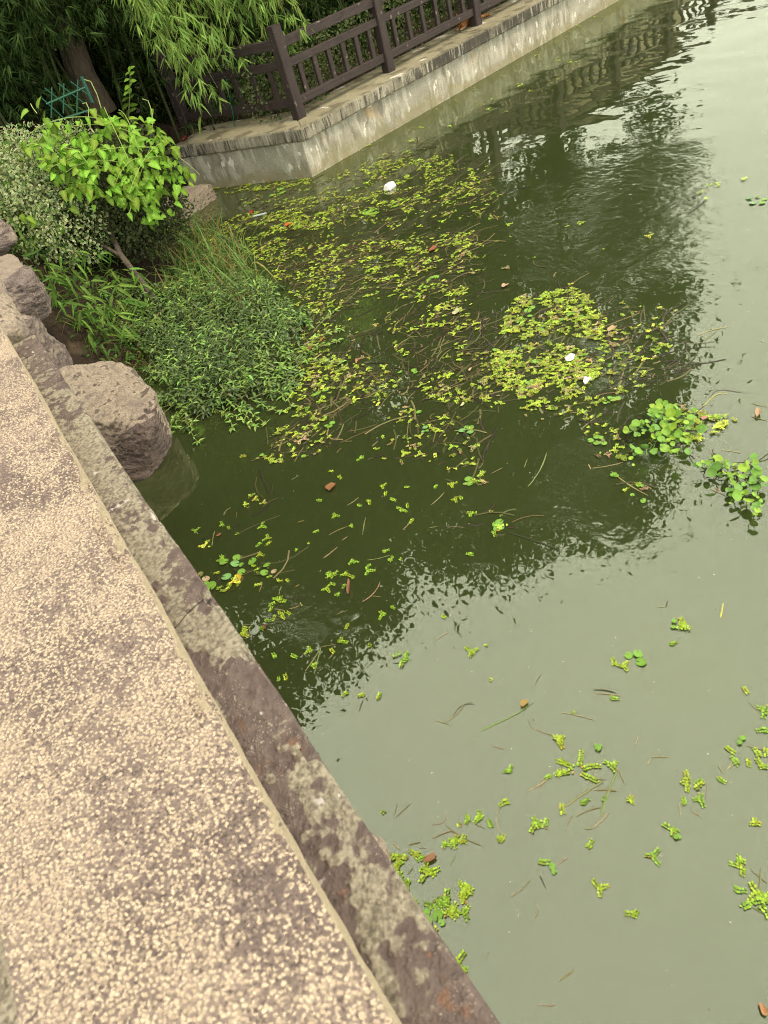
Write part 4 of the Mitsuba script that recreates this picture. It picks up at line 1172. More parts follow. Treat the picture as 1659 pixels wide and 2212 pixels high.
for poly, dens, sd_, head in AREAS:
    pg = water_poly(poly)
    n = int(dens * 2.7 * pg.area)
    if n:
        pts = plan_points(pg, n)
        keep = meshkit.fbm(np.stack([pts[:, 0] * 4.2, pts[:, 1] * 4.2, pts[:, 0] * 0 + 2], 1), 3, 12) > (0.45 if dens < 400 else 0.36)
        pts = pts[keep]
        for kd, frac in (('tiny', 0.45), ('small', 0.38), ('medium', 0.17)):
            for q in range(4):
                s = pts[rng.random(len(pts)) < frac / 4 * 1.25]
                if len(s) == 0: continue
                a = rng.uniform(0, 6.28, len(s)); sc = rng.uniform(0.75, 1.35, len(s))
                Rm = np.zeros((len(s), 3, 3)); Rm[:, 0, 0] = Rm[:, 1, 1] = np.cos(a); Rm[:, 0, 1] = -np.sin(a); Rm[:, 1, 0] = np.sin(a); Rm[:, 2, 2] = 1
                tint = jitter(len(s), (0.40, 0.54, 0.06), 0.32, 0.08)
                br = rng.random(len(s)) < 0.13
                tint[br] = jitter(int(br.sum()), (0.42, 0.34, 0.16), 0.25)
                scatter(mat_mb, FERN[kd][q], Rm * sc[:, None, None], np.column_stack([s, rng.uniform(0.001, 0.012, len(s))]), tint)
    n = int(sd_ * pg.area * 2.4)
    if n:
        for x, y in plan_points(pg, n):
            a = head - 0.30 + rng.normal() * 0.62; L = 0.05 + 0.32 * rng.random() ** 2.2
            e = np.array([x + math.cos(a) * L, y + math.sin(a) * L, rng.uniform(0.000, 0.006)])
            c = jitter(1, [(0.045, 0.038, 0.014), (0.070, 0.070, 0.022), (0.030, 0.023, 0.011), (0.14, 0.12, 0.05)][rng.integers(0, 4)], 0.2)[0]
            tube(weed_mb, curve([x, y, rng.uniform(0.0, 0.006)], e, 0, rng.normal() * 0.02 * L / 0.2, 4), rng.uniform(0.0022, 0.0082), 5, c, flat=0.25, caps=False)
flakes = plan_points(water_poly([(640, 300), (1300, 60), (1655, 20), (1655, 2208), (1060, 2208), (310, 1060), (560, 600)]), 1500)
for x, y in flakes:
    v, f, c = disc(rng.uniform(0.0015, 0.005), rng.uniform(0.0010, 0.003), 5, 0.3); a = rng.uniform(0, 6.28)
    mat_mb.add(v @ rotz(a).T + [x, y, 0.001], f, jitter(1, [(0.45, 0.40, 0.28), (0.30, 0.36, 0.06), (0.05, 0.045, 0.03), (0.55, 0.5, 0.42)][rng.integers(0, 4)], 0.2)[0])
put('floating_fern_mat', mat_mb.ply('float_material'), None, 'ragged mat of tiny yellow-green floating fern across the dark water', 'water plants', kind='stuff')
put('water_weed', weed_mb.ply('wet_leaf_material'), None, 'brown drowned ribbon weed tangled in the floating fern', 'water weed', kind='stuff')


# ------------------------------------------------------------------ round floating pads
def pad_mesh(seed):
    g = np.random.default_rng(seed); n = 18
    th = np.linspace(0.18, 2 * np.pi - 0.18, n)
    r = 1 + 0.05 * np.sin(2 * th + g.uniform(0, 6)) + 0.03 * np.sin(3 * th + g.uniform(0, 6))
    rings = [np.array([[-0.05, 0, 0.02]])]
    for k in (0.5, 1.0):
        rings.append(np.stack([k * r * np.cos(th), k * r * np.sin(th), 0.03 * k * np.cos(2 * th + g.uniform(0, 6)) + 0.05 * k * k], 1))
    v = np.vstack(rings); f = []
    for k in range(n - 1):
        f += [[0, 1 + k, 2 + k], [1 + k, 1 + n + k, 2 + n + k], [1 + k, 2 + n + k, 2 + k]]
    c = np.ones((len(v), 3)); c[0] = (1.25, 1.1, 1.2); c[1 + n:] *= 0.93
    return v, np.array(f), c


PADS = [pad_mesh(s) for s in range(4)]
_pad = {}
PAD_COL = {'g': (0.18, 0.36, 0.05), 'b': (0.18, 0.38, 0.12), 'y': (0.50, 0.33, 0.03), 't': (0.42, 0.34, 0.20), 'o': (0.20, 0.20, 0.06)}


def pad_ply(q, col):
    if (q, col) not in _pad:
        v, f, c = PADS[q]; _pad[q, col] = mikit.ply((v, f), 'float_material', True, color=np.clip(c * np.array(PAD_COL[col]), 0, 1))
    return _pad[q, col]


def pads(text, zf, spec, group='round floating pads'):
    t = thing('floating_pads' if False else 'frogbit', text, 'water plant', group)
    for word in spec.split():
        col = word[0]; zx, zy, r = map(float, word[1:].split(','))
        p = at(*zf(zx, zy)); e = at(*zf(zx + r, zy))
        rad = np.linalg.norm(e - p)
        tilt = rng.normal(size=2) * 0.12
        zv = unit([tilt[0], tilt[1], 1]); a = rng.uniform(0, 6.28); x = unit(np.cross([0, 1, 0], zv)); y = np.cross(zv, x)
        xr, yr = x * math.cos(a) + y * math.sin(a), -x * math.sin(a) + y * math.cos(a)
        p[2] = 0.004 + rng.uniform(0.001, 0.008)
        put('pad', placed(pad_ply(int(rng.integers(0, 4)), col), frame(xr, yr, zv, p, rad)), t)
        mb = MB(); tube(mb, [p, p + np.array([rng.normal() * 0.02, rng.normal() * 0.02, -0.03])], 0.002, 5, (0.2, 0.2, 0.08)); put('stalk', mb.ply('matte_material'), t)


Z1 = lambda x, y: (x, y)
pads('frogbit with many round green pads and one yellow pad, touching the ledge', ZC, 'g345,602,21 g275,625,22 b335,633,22 g370,640,14 g510,641,19 g497,684,21 g430,620,22 g370,680,22 b287,706,24 g205,757,26 t173,715,19 o145,692,15 t550,677,17 y350,708,20 g173,745,18')
pads('frogbit with three large pads in a triangle on the pale water', ZA, 'g932,292,23 g980,283,27 g995,325,30')
pads('two small round pads beside a big fern cluster near the right edge', ZA, 'g1170,115,15 g1165,143,15')
pads('three tiny pads joined like a clover on open pale water', ZA, 'g772,778,17 g762,763,10 g785,765,10')
pads('two round pads among stems at the lower right edge', ZA, 'g1525,722,19 g1510,747,15')
pads('pair of pads below a fern near the right side of the pale water', ZA, 'g1178,1240,14 g1193,1238,14')
pads('two folded bright pads over pale stems in the lower water', ZA, 'g535,1395,18 g543,1420,15')
pads('two large glossy pads and two small ones near the bottom of the ledge', ZB, 'g770,1045,36 g835,1005,33 g768,985,23 g860,1050,20')
ZD, ZE = zoom(1900, 900, 1172), zoom(900, 900, 1024)
pads('ring of round pads left of the large water hyacinth', ZD, 'g655,1225,19 g690,1205,20 g690,1240,21 g732,1243,18 g715,1208,18 o725,1225,12')
pads('fan of overlapping pads just above the hyacinth on the dark water', ZD, 'g765,985,16 g790,990,18 g810,985,17 g735,1015,13 g780,1000,15')
pads('single round pad on the edge of the tree reflection', ZD, 'g953,1567,18 g890,1533,14')
pads('pads with a fern clump at the right of the tree reflection', ZD, 'g785,1420,22 g800,1425,16 g945,1480,12')
pads('pair of pads on a dark stem right of the big fern mat', ZD, 'g1035,708,12 g1035,725,12 g1005,712,13')
pads('three pads on the crest of the big fern mat', ZD, 'g597,527,20 g568,503,18 g535,510,17 g490,540,18 g580,490,14')
pads('cluster of pads at the upper left of the big fern mat', ZD, 'g300,487,22 g325,470,16 g270,545,17 g310,520,16 g268,570,15 g240,550,13')
pads('pads at the left end of the big fern mat', ZD, 'g115,710,16 g235,705,16 g160,775,14 b375,597,16')
pads('pads at the lower edge of the big fern mat', ZD, 'g300,900,16 g320,885,14 g345,780,20 g768,795,13 g760,803,10')
pads('pads at the far right edge of the water under the sky', zoom(2048, 0, 1024), 'b1535,1290,20 b1560,1320,24 g1620,1318,22 g1635,1297,18 g1590,1280,15')
pads('two bright pads in a dark gap right of the middle mat', ZE, 'b1538,1338,22 g1590,1320,24 b1590,1350,22 g1565,1315,16')
pads('pale heart-shaped pads beside the middle fern trail', ZE, 'b1300,1315,18 b1285,1343,13 g1258,1218,18 g1312,1340,12')
pads('small pads in the lower left fern patch', ZE, 'g680,1312,18 g697,1288,18 g660,1305,14 g243,1496,14 o215,1515,13 g512,1503,16')
pads('bright pads in the fern beside the alligator weed', ZE, 'g580,1105,20 g605,1090,18 g655,1075,18 g635,1120,16 g1135,960,15 g1225,945,18 g1235,960,14')
pads('pads in the upper right of the fern mat', ZE, 'g1345,345,20 g1370,340,18 g1315,362,18 g1300,405,14 g1270,405,13 g1055,355,15 g990,440,10 g992,410,9 g1435,463,13')
pads('flat cluster of bright pads left of the white foam block', zoom(1024, 0, 1024), 'g720,1385,24 g745,1370,22 g760,1390,18 g785,1385,14 g735,1395,18 g905,1340,18 g885,1345,14')
pads('two pads on the dark water below the concrete wall', zoom(1024, 0, 1024), 'g160,1230,18 g175,1250,16 g105,1270,13 g150,1260,12')
pads('pads on a bend of stems near the lower end of the fern trail', ZC, 'g1625,165,22 g1632,190,20 g1605,190,12')
pads('pad cluster at the tree reflection in the middle of the dark water', zoom(1900, 1950, 250), 'g560,1000,110 g650,950,110 b690,1060,100 g560,1120,80 y620,1150,60')


# ------------------------------------------------------------------ water hyacinth
def hyacinth_leaf(seed):
    g = np.random.default_rng(seed); mb = MB()
    n = 14; th = np.linspace(0, 2 * np.pi, n, endpoint=False)
    r = 1 + 0.06 * np.sin(2 * th + g.uniform(0, 6))
    cup = g.uniform(0.15, 0.45)
    ring = lambda k: np.stack([k * r * np.cos(th) * 0.95, k * r * np.sin(th), cup * k * k * (0.3 + 0.7 * np.cos(th) ** 2)], 1)
    v = np.vstack([[0, 0, 0], ring(0.55), ring(1.0)]); f = []
    for k in range(n):
        q = (k + 1) % n
        f += [[0, 1 + k, 1 + q], [1 + k, 1 + n + k, 1 + n + q], [1 + k, 1 + n + q, 1 + q]]
    c = np.ones((len(v), 3)); c[0] = (1.2, 1.12, 1.3); c[1 + n:] *= (1.05, 1.0, 1.0)
    mb.add(v, f, c)
    tube(mb, [[0, -0.95, 0.1], [0.02, -1.35, -0.25], [0.0, -1.5, -0.8], [0, -1.3, -1.5]], [0.09, 0.12, 0.17, 0.10], 7, (1.15, 1.1, 1.4))
    return mb.mesh()


HY = [hyacinth_leaf(s) for s in range(5)]
HY_T = np.array([(0.17, 0.35, 0.04), (0.21, 0.38, 0.045), (0.15, 0.31, 0.06), (0.26, 0.42, 0.04)])
_hy = {}


def hyacinth(text, spots, n_label=None):
    t = thing('water_hyacinth', text, 'water hyacinth', 'water hyacinths')
    cen = np.mean([at(*ZH(a, b)) for a, b, r in spots], 0)
    spots = spots + [(a + rng.normal() * 20, b + rng.normal() * 16 + 8, r * rng.uniform(0.55, 0.8)) for a, b, r in spots[::2]]
    for a, b, r in spots:
        p = at(*ZH(a, b)); e = at(*ZH(a + r, b)); rad = np.linalg.norm(e - p) * 1.25
        h = rng.uniform(0.035, 0.10)
        d = EYE - p; p = p + d * (h / d[2])
        out = unit([p[0] - cen[0] + rng.normal() * 0.08, p[1] - cen[1] + rng.normal() * 0.08, 0])
        face = unit(np.array([0, -0.15, 0.75]) - out * rng.uniform(-0.25, 0.4) + rng.normal(size=3) * 0.28)
        along = unit(out + np.array([0, 0, 0.8])); x = unit(np.cross(along, face)); y = np.cross(face, x)
        q, c = int(rng.integers(0, 5)), int(rng.integers(0, 4))
        if (q, c) not in _hy:
            v, f, cc = HY[q]; _hy[q, c] = mikit.ply((v, f), 'float_material', True, color=np.clip(cc * HY_T[c], 0, 1))
        put('leaf', placed(_hy[q, c], frame(x, y, face, p, rad)), t)
    mb = MB()
    for k in range(30):
        a, b, r = spots[rng.integers(0, len(spots))]
        p = at(*ZH(a, b)); e = p + np.array([rng.normal() * 0.05, rng.normal() * 0.05, 0.0])
        tube(mb, curve([p[0], p[1], -0.01], [e[0], e[1], 0.02], -0.01, rng.normal() * 0.01, 4), 0.003, 5, jitter(1, (0.06, 0.05, 0.025), 0.2)[0], caps=False)
    put('roots', mb.ply('matte_material'), t, kind='stuff')


ZH = lambda zx, zy: ((2350 + zx * 722 / 1659) / 1.8517, (1550 + zy * 722 / 1659) / 1.8517)
hyacinth('large water hyacinth clump of many round leaves in the middle right of the water', [
    (663, 135, 28), (714, 147, 26), (598, 175, 26), (658, 176, 28), (585, 212, 26), (627, 222, 27), (686, 215, 30), (752, 183, 32), (808, 180, 30), (580, 258, 33), (760, 232, 40), (830, 238, 34), (640, 262, 26), (675, 270, 26), (722, 285, 28), (600, 300, 26),
    (445, 330, 34), (415, 372, 34), (355, 382, 26), (465, 348, 30), (352, 395, 24), (500, 318, 22), (455, 430, 30), (545, 312, 20), (520, 395, 20), (555, 355, 24), (622, 378, 40), (700, 335, 34), (775, 295, 26), (830, 322, 34), (785, 365, 40), (710, 355, 28), (880, 375, 30), (925, 375, 22),
    (652, 420, 36), (722, 405, 34), (735, 435, 26), (838, 425, 34), (895, 428, 36), (600, 455, 28), (675, 475, 32), (785, 463, 28), (618, 500, 30), (580, 490, 22), (718, 490, 26), (825, 498, 38), (780, 515, 22), (868, 480, 22), (912, 500, 28), (708, 560, 40), (612, 585, 32), (815, 582, 36), (765, 550, 16), (920, 590, 28), (765, 590, 16), (682, 530, 16),
    (412, 553, 34), (520, 545, 34), (468, 590, 34), (440, 615, 22), (400, 650, 20), (955, 282, 38), (905, 320, 24), (945, 325, 28), (975, 205, 24), (890, 285, 20), (1045, 375, 40)])
hyacinth('smaller water hyacinth clump at the right edge of the picture', [
    (1025, 710, 28), (1062, 683, 18), (1112, 692, 24), (1108, 732, 30), (1195, 655, 42), (1185, 730, 46), (1275, 705, 44), (1140, 778, 42), (1268, 792, 36), (1220, 800, 22), (1140, 650, 16), (1355, 708, 20), (1318, 820, 28), (1360, 792, 26), (1340, 858, 34),
    (1435, 742, 48), (1550, 735, 46), (1555, 775, 42), (1415, 820, 38), (1520, 850, 36), (1530, 635, 34), (1545, 690, 26), (1465, 690, 24), (1480, 775, 24), (1620, 840, 36), (1615, 895, 30), (1545, 922, 46), (1435, 890, 22), (1312, 942, 36), (1380, 918, 36), (1450, 958, 28), (1372, 992, 46), (1530, 985, 22), (1480, 1040, 46), (1590, 1042, 20), (1555, 1075, 34), (1530, 1110, 30), (1590, 1085, 24), (1560, 1130, 30), (1310, 985, 16), (1330, 1035, 22), (1500, 880, 24)])

# ------------------------------------------------------------------ loose stems
STEMS = [
    (ZA, '165,685 240,645 320,610 400,560 440,530', 'g', 6), (ZA, '575,587 660,603 755,627', 't', 3), (ZA, '415,662 470,685 550,710', 't', 3), (ZA, '750,488 820,492 895,502', 't', 4), (ZA, '752,470 810,472 868,488', 'd', 6), (ZA, '785,1130 830,990 875,885', 'g', 9), (ZA, '605,1078 700,1010 800,948', 'o', 7),
    (ZA, '750,995 810,992 870,997', 'o', 6), (ZA, '660,1132 720,1100 790,1082', 'o', 5), (ZA, '700,1195 740,1197', 't', 5), (ZA, '740,1195 830,1110', 't', 6), (ZA, '415,995 460,970 510,935', 't', 6), (ZA, '470,1000 492,922', 't', 4), (ZA, '272,1065 243,1155 292,1255', 't', 4), (ZA, '1055,820 1140,821', 't', 5), (ZA, '1030,858 1050,828', 't', 4),
    (ZA, '965,755 980,715', 't', 4), (ZA, '1410,95 1418,55 1425,20', 'y', 8), (ZA, '1440,892 1480,818', 't', 4), (ZA, '1440,890 1510,840', 't', 4), (ZA, '1335,1045 1340,950', 't', 4), (ZA, '1198,1060 1205,1142', 't', 3), (ZA, '1260,1105 1310,1132', 't', 3), (ZA, '320,1545 380,1505', 't', 4), (ZA, '380,1503 420,1460', 'o', 4), (ZA, '555,1385 612,1345', 't', 5),
    (ZA, '0,1205 80,1245 160,1280', 'o', 4), (ZA, '1610,1532 1620,1400', 'o', 6), (ZA, '1570,1410 1655,1480', 'o', 5), (ZA, '1560,1590 1655,1642', 'g', 6), (ZA, '1545,762 1655,787', 'o', 4), (ZA, '438,1655 462,1620 448,1585', 't', 2), (ZA, '220,760 285,782', 't', 3), (ZA, '752,870 757,925 818,936', 'o', 4), (ZA, '880,890 912,962', 'o', 4), (ZA, '470,1440 500,1505', 'd', 6), (ZA, '1130,40 1135,5', 'd', 4), (ZA, '1080,36 1125,38', 'o', 3), (ZA, '1555,530 1625,595', 't', 2), (ZA, '420,660 405,625', 'd', 2), (ZA, '15,610 80,545 135,548', 'd', 3), (ZA, '445,440 475,390', 'd', 3), (ZA, '600,1205 640,1120', 't', 2), (ZA, '1400,860 1420,900', 't', 4),
    (ZB, '798,452 875,425 878,372', 't', 4), (ZB, '880,455 980,525 1100,580', 'o', 5), (ZB, '800,538 860,510 920,490', 'o', 4), (ZB, '570,400 590,320', 'o', 3), (ZB, '570,416 675,318', 'o', 3), (ZB, '1280,885 1348,840', 't', 5), (ZB, '940,645 910,697', 'g', 3), (ZB, '1450,1543 1545,1545', 't', 3), (ZB, '1060,455 1120,475', 'o', 3), (ZB, '1570,1400 1659,1330', 'o', 5), (ZB, '1132,1255 1140,1222', 'o', 3), (ZB, '1415,1020 1445,980 1430,930', 't', 2), (ZB, '1325,1020 1315,965', 't', 2),
    (ZB, '565,562 600,600', 't', 8), (ZB, '660,575 700,565 728,558', 'o', 6), (ZB, '650,755 685,712', 'o', 4), (ZB, '720,598 768,598', 't', 2),
    (ZC, '820,600 860,570 900,538', 'o', 7), (ZC, '1038,470 1055,375', 'o', 6), (ZC, '850,472 955,425', 'o', 5), (ZC, '1260,442 1310,395', 'o', 5), (ZC, '1035,840 1090,802 1135,730', 't', 4), (ZC, '770,1240 790,1160 808,1092', 'g', 6), (ZC, '805,1090 890,1078', 'o', 5), (ZC, '720,1225 800,1110', 'o', 6), (ZC, '550,880 612,892', 'o', 6), (ZC, '630,880 692,862', 'o', 6), (ZC, '950,307 1018,262', 'o', 4), (ZC, '1450,1047 1510,1008', 't', 4), (ZC, '1060,610 1130,600 1190,583', 'o', 4), (ZC, '575,800 590,755', 'o', 5), (ZC, '1440,1495 1520,1520', 't', 4), (ZC, '1510,1500 1560,1460 1600,1405', 't', 4), (ZC, '1018,1445 1040,1385', 'd', 4), (ZC, '925,500 955,482', 'o', 6), (ZC, '675,402 715,392', 'o', 5), (ZC, '645,165 690,140', 'o', 4), (ZC, '895,910 955,890', 'o', 3), (ZC, '620,822 705,823', 'd', 3), (ZC, '655,870 672,800', 'd', 3), (ZC, '465,785 480,730', 'o', 6), (ZC, '660,760 690,745', 'o', 4), (ZC, '690,842 705,865', 'y', 5), (ZC, '1405,430 1450,425', 'o', 4), (ZC, '1415,305 1490,235', 'o', 5), (ZC, '850,1155 880,1120', 'o', 4), (ZC, '375,965 430,972', 'o', 3), (ZC, '420,1070 430,1020', 'd', 4), (ZC, '205,530 220,450', 'o', 6), (ZC, '1090,808 1140,812', 'o', 3), (ZC, '1510,428 1600,432', 'o', 4), (ZC, '915,970 800,968', 'd', 2),
    (ZD, '302,1480 355,1410 405,1290', 'g', 6), (ZD, '660,1378 760,1365 840,1345', 'o', 6), (ZD, '770,1395 860,1465 980,1535', 'o', 7), (ZD, '1258,628 1330,600 1440,578', 't', 5), (ZD, '1300,655 1370,595', 'o', 5), (ZD, '1285,1030 1330,990 1390,955 1430,960', 'y', 4), (ZD, '1330,990 1400,935 1480,945 1560,950', 'd', 3), (ZD, '1390,1275 1450,1282 1505,1292', 't', 4), (ZD, '90,1410 160,1375', 'o', 4), (ZD, '280,1375 298,1325', 'o', 3), (ZD, '640,1355 655,1385', 't', 5), (ZD, '600,1160 680,1095', 'o', 6), (ZD, '620,1120 635,1072', 'o', 5), (ZD, '1330,1495 1430,1540', 't', 5), (ZD, '1360,1485 1385,1515', 't', 4), (ZD, '1565,1085 1659,1110', 'o', 5), (ZD, '1570,1010 1659,1030', 'o', 5), (ZD, '1250,1255 1300,1240', 'd', 3), (ZD, '1615,655 1640,668', 't', 3), (ZD, '880,1470 960,1475 1000,1500', 't', 4),
]
STEM_WORDS = {'g': 'green reed stem', 't': 'straw-coloured stem', 'o': 'olive brown stem', 'd': 'blackened thin stem', 'y': 'yellow grass blade'}
COLS = {'g': (0.20, 0.26, 0.08), 't': (0.34, 0.28, 0.15), 'o': (0.22, 0.20, 0.08), 'd': (0.06, 0.055, 0.03), 'y': (0.42, 0.38, 0.10)}
WORDS = {'g': ('green drifting reed stem lying flat on the water', 'green drifting stems'), 't': ('dry straw-coloured stem drifting on the water', 'straw-coloured drifting stems'), 'o': ('olive brown half-sunk stem drifting on the water', 'olive brown drifting stems'), 'd': ('thin blackened stem drifting on the water', 'blackened drifting stems'), 'y': ('yellow blade of grass floating on the water', 'yellow floating blades')}
for zf, path, col, wpx in STEMS:
    pts = np.array([at(*zf(*map(float, w.split(',')))) for w in path.split()])
    if len(pts) > 2:
        from scipy.interpolate import CubicSpline
        s_ = np.concatenate([[0], np.cumsum(np.linalg.norm(np.diff(pts, axis=0), axis=1))])
        pts = CubicSpline(s_, pts)(np.linspace(0, s_[-1], 10))
    else:
        pts = curve(pts[0], pts[1], 0, np.linalg.norm(pts[1] - pts[0]) * rng.normal() * 0.03, 6)
    pts[:, 2] = np.linspace(0.002, 0.004, len(pts))
    dist = np.linalg.norm(pts[0] - EYE)
    w = wpx / 1659 * 1272 / 1.8517 / 1534 * dist / 2
    mb = MB(); tube(mb, pts, w * np.concatenate([[0.5], np.ones(len(pts) - 2), [0.35]]) * (1 + 0.2 * rng.normal(size=len(pts))), 6, jitter(1, COLS[col], 0.12)[0], flat=0.4)
    k = put('drifting_stem', mb.ply('wet_leaf_material'), None, WORDS[col][0], 'stem', WORDS[col][1])
    DRIFT.append((k, STEM_WORDS[col], *np.mean([zf(*map(float, w_.split(','))) for w_ in path.split()], 0)))


# ------------------------------------------------------------------ litter and fallen leaves
def crumpled(zf, zx, zy, r, color, seed, h=0.5, key='fallen_leaf', text='', cat='leaf', aspect=0.6, ang=0.0, bsdf='matte_material', base=0.014, rim=None):
    """A thin curled sheet with an uneven outline, of real thickness."""
    g = np.random.default_rng(seed)
    p = at(*zf(zx, zy)); rad = np.linalg.norm(at(*zf(zx + r, zy)) - p)
    n = 16; th = np.linspace(0, 2 * np.pi, n, endpoint=False)
    out = 1 + 0.12 * np.sin(2 * th + g.uniform(0, 6)) + 0.12 * np.sin(3 * th + g.uniform(0, 6)) + 0.08 * np.sin(5 * th + g.uniform(0, 6))
    vs = [[0, 0, 0]]
    for k in (0.5, 1.0):
        for q, a in zip(out, th): vs.append([k * q * math.cos(a), k * q * math.sin(a) * aspect, 0])
    v = np.array(vs)
    v[:, 2] = h * (0.35 * v[:, 1] ** 2 / aspect ** 2 + 0.25 * (meshkit.noise(v * 3.1 + seed, seed) - 0.5) + 0.1 * np.abs(v[:, 0]))
    v[:, 2] -= v[:, 2].min()
    f = []
    for k in range(n):
        q = (k + 1) % n
        f += [[0, 1 + k, 1 + q], [1 + k, 1 + n + k, 1 + n + q], [1 + k, 1 + n + q, 1 + q]]
    f = np.array(f); thick = 0.03
    v2 = v + [0, 0, thick]
    side = [[1 + n + k, 1 + n + (k + 1) % n, len(v) + 1 + n + (k + 1) % n, len(v) + 1 + n + k] for k in range(n)]
    V = np.vstack([v, v2]); F = np.vstack([f[:, ::-1], f + len(v), np.array([[a, b, c] for a, b, c, d in side] + [[a, c, d] for a, b, c, d in side])])
    C = np.tile(np.asarray(color, float), (len(V), 1)) * (1 + 0.2 * (meshkit.noise(V * 4, seed + 1)[:, None] - 0.5))
    if rim is not None: C[np.hypot(V[:, 0], V[:, 1] / aspect) > 0.8] = rim
    V = (V @ rotz(ang).T) * rad + [p[0], p[1], base]
    mb = MB(); mb.add(V, F, C)
    put(key, mb.ply(bsdf, True), None, text, cat)


foam = as_mesh(m3.Manifold.batch_hull([m3.Manifold.sphere(0.03, 12).translate(list(map(float, q))) for q in [(-.11, -.06, .0), (.10, -.07, .0), (.13, .05, .0), (-.10, .06, 0), (-.09, -.04, .05), (.09, -.05, .06), (.10, .04, .05), (-.06, .05, .06)]]).refine_to_length(0.02))
roughen(foam, 0.008, 18, 4)
foam.apply_scale(0.62); foam.apply_transform(trimesh.transformations.rotation_matrix(0.5, [0, 0, 1])); c = at(842, 407); foam.apply_translation([c[0], c[1], 0.01])
put('foam_block', mikit.ply(foam, 'foam_material', True), None, 'white rounded foam block floating in the far fern mat', 'foam block')
crumpled(Z1, 1232, 777, 14, (0.78, 0.77, 0.75), 3, 0.5, 'paper_scrap', 'white torn paper scrap with a yellow smear on the fern mat', 'paper', 0.75, 0.3)
crumpled(Z1, 1268, 826, 15, (0.78, 0.78, 0.76), 5, 0.5, 'paper_scrap', 'plain white pointed paper scrap at the lower edge of the fern mat', 'paper', 0.45, 0.5)
crumpled(Z1, 1322, 714, 13, (0.42, 0.30, 0.18), 7, 0.6, 'fallen_leaf', 'large tan crumpled leaf behind the fern mat', 'leaf', 0.6, 0.2)
crumpled(Z1, 1290, 802, 0.1, (0.5, 0.4, 0.25), 8, 0.4, 'fallen_leaf', 'tan twig-like leaf at the right of the mat', 'leaf', 0.3) if False else None
crumpled(ZC, 868, 215, 32, (0.24, 0.115, 0.05), 9, 1.0, 'fallen_leaf', 'curled brown leaf with a yellow bit on the dark water', 'leaf', 0.65, 0.4)
crumpled(ZC, 965, 770, 54, (0.26, 0.13, 0.085), 10, 0.5, 'bark_strip', 'reddish brown bark strip floating beside ferns', 'bark', 0.16, 0.95)
crumpled(ZC, 500, 985, 14, (0.19, 0.085, 0.06), 11, 0.6, 'fallen_leaf', 'small reddish leaf caught on a twig near the ledge', 'leaf', 0.6, 1.2)
crumpled(ZC, 248, 477, 11, (0.28, 0.11, 0.06), 12, 0.8, 'fallen_leaf', 'tiny rust red leaf among drowned stems near the ledge', 'leaf', 0.8)
crumpled(ZB, 790, 662, 44, (0.30, 0.16, 0.09), 13, 0.35, 'fallen_leaf', 'long brown leaf with a dark midrib beside the lower ledge', 'leaf', 0.42, -0.25)
crumpled(Z1, 624, 489, 6, (0.55, 0.10, 0.03), 14, 0.8, 'flower_petal', 'orange red petal on the far fern mat', 'petal', 0.7)
crumpled(Z1, 545, 461, 4, (0.45, 0.03, 0.03), 15, 0.8, 'flower_petal', 'crimson petal beside the floating stick near the wall', 'petal', 0.7)
crumpled(Z1, 1092, 621, 8, (0.45, 0.30, 0.20), 16, 1.0, 'fallen_leaf', 'pinkish tan leaf alone on dark water left of the ripples', 'leaf', 0.7)
crumpled(Z1, 987, 677, 13, (0.40, 0.40, 0.22), 17, 0.4, 'fallen_leaf', 'pale greenish leaf at the right end of the middle mat', 'leaf', 0.45, 0.4)
crumpled(Z1, 938, 541, 11, (0.28, 0.10, 0.06), 18, 0.9, 'fallen_leaf', 'curled red brown leaf at the upper edge of the middle mat', 'leaf', 0.5, 0.2)
crumpled(Z1, 1295, 802, 0.01, (0.4, 0.3, 0.2), 19) if False else None
crumpled(ZE, 635, 748, 22, (0.40, 0.22, 0.05), 20, 0.6, 'fallen_leaf', 'orange brown leaf by the weed edge', 'leaf', 0.4, 0.6)
crumpled(ZE, 560, 808, 38, (0.26, 0.12, 0.06), 21, 0.4, 'fallen_leaf', 'long dark brown leaf by the weed edge', 'leaf', 0.25, 0.6)
crumpled(ZE, 118, 1155, 13, (0.42, 0.20, 0.09), 22, 0.8, 'fallen_leaf', 'rusty leaf on the lowest weed runner', 'leaf', 0.7, base=0.05)
crumpled(ZE, 860, 890, 28, (0.36, 0.20, 0.11), 23, 0.6, 'fallen_leaf', 'pinkish brown leaf in the middle fern patch', 'leaf', 0.3, 0.8)
crumpled(ZE, 1590, 945, 17, (0.48, 0.36, 0.22), 24, 0.5, 'fallen_leaf', 'small tan oval leaf left of the big fern mat', 'leaf', 0.5, 0.5)
crumpled(ZE, 1542, 1172, 19, (0.52, 0.50, 0.30), 25, 0.4, 'fallen_leaf', 'pale cream leaf on the dark water below the mat', 'leaf', 0.55, 0.4)
crumpled(ZE, 978, 660, 20, (0.36, 0.26, 0.10), 26, 0.5, 'fallen_leaf', 'tan upright leaf in the dark gap of the mat', 'leaf', 0.4, 1.2)
crumpled(ZD, 1300, 1105, 22, (0.40, 0.22, 0.17), 27, 1.0, 'root_tuft', 'pinkish tuft of roots on fern right of the hyacinth', 'roots', 0.7)
crumpled(ZD, 1600, 1073, 45, (0.42, 0.28, 0.17), 28, 0.6, 'root_tuft', 'tan fibrous tuft floating at the right edge', 'roots', 0.35, 0.5)
crumpled(ZD, 385, 547, 13, (0.52, 0.40, 0.24), 29, 0.6, 'fallen_leaf', 'x', 'leaf') if False else None
crumpled(Z1, 1132, 1522, 9, (0.36, 0.25, 0.09), 30, 0.6, 'fallen_leaf', 'round yellow-brown leaf at the end of a green stem on pale water', 'leaf', 0.9)
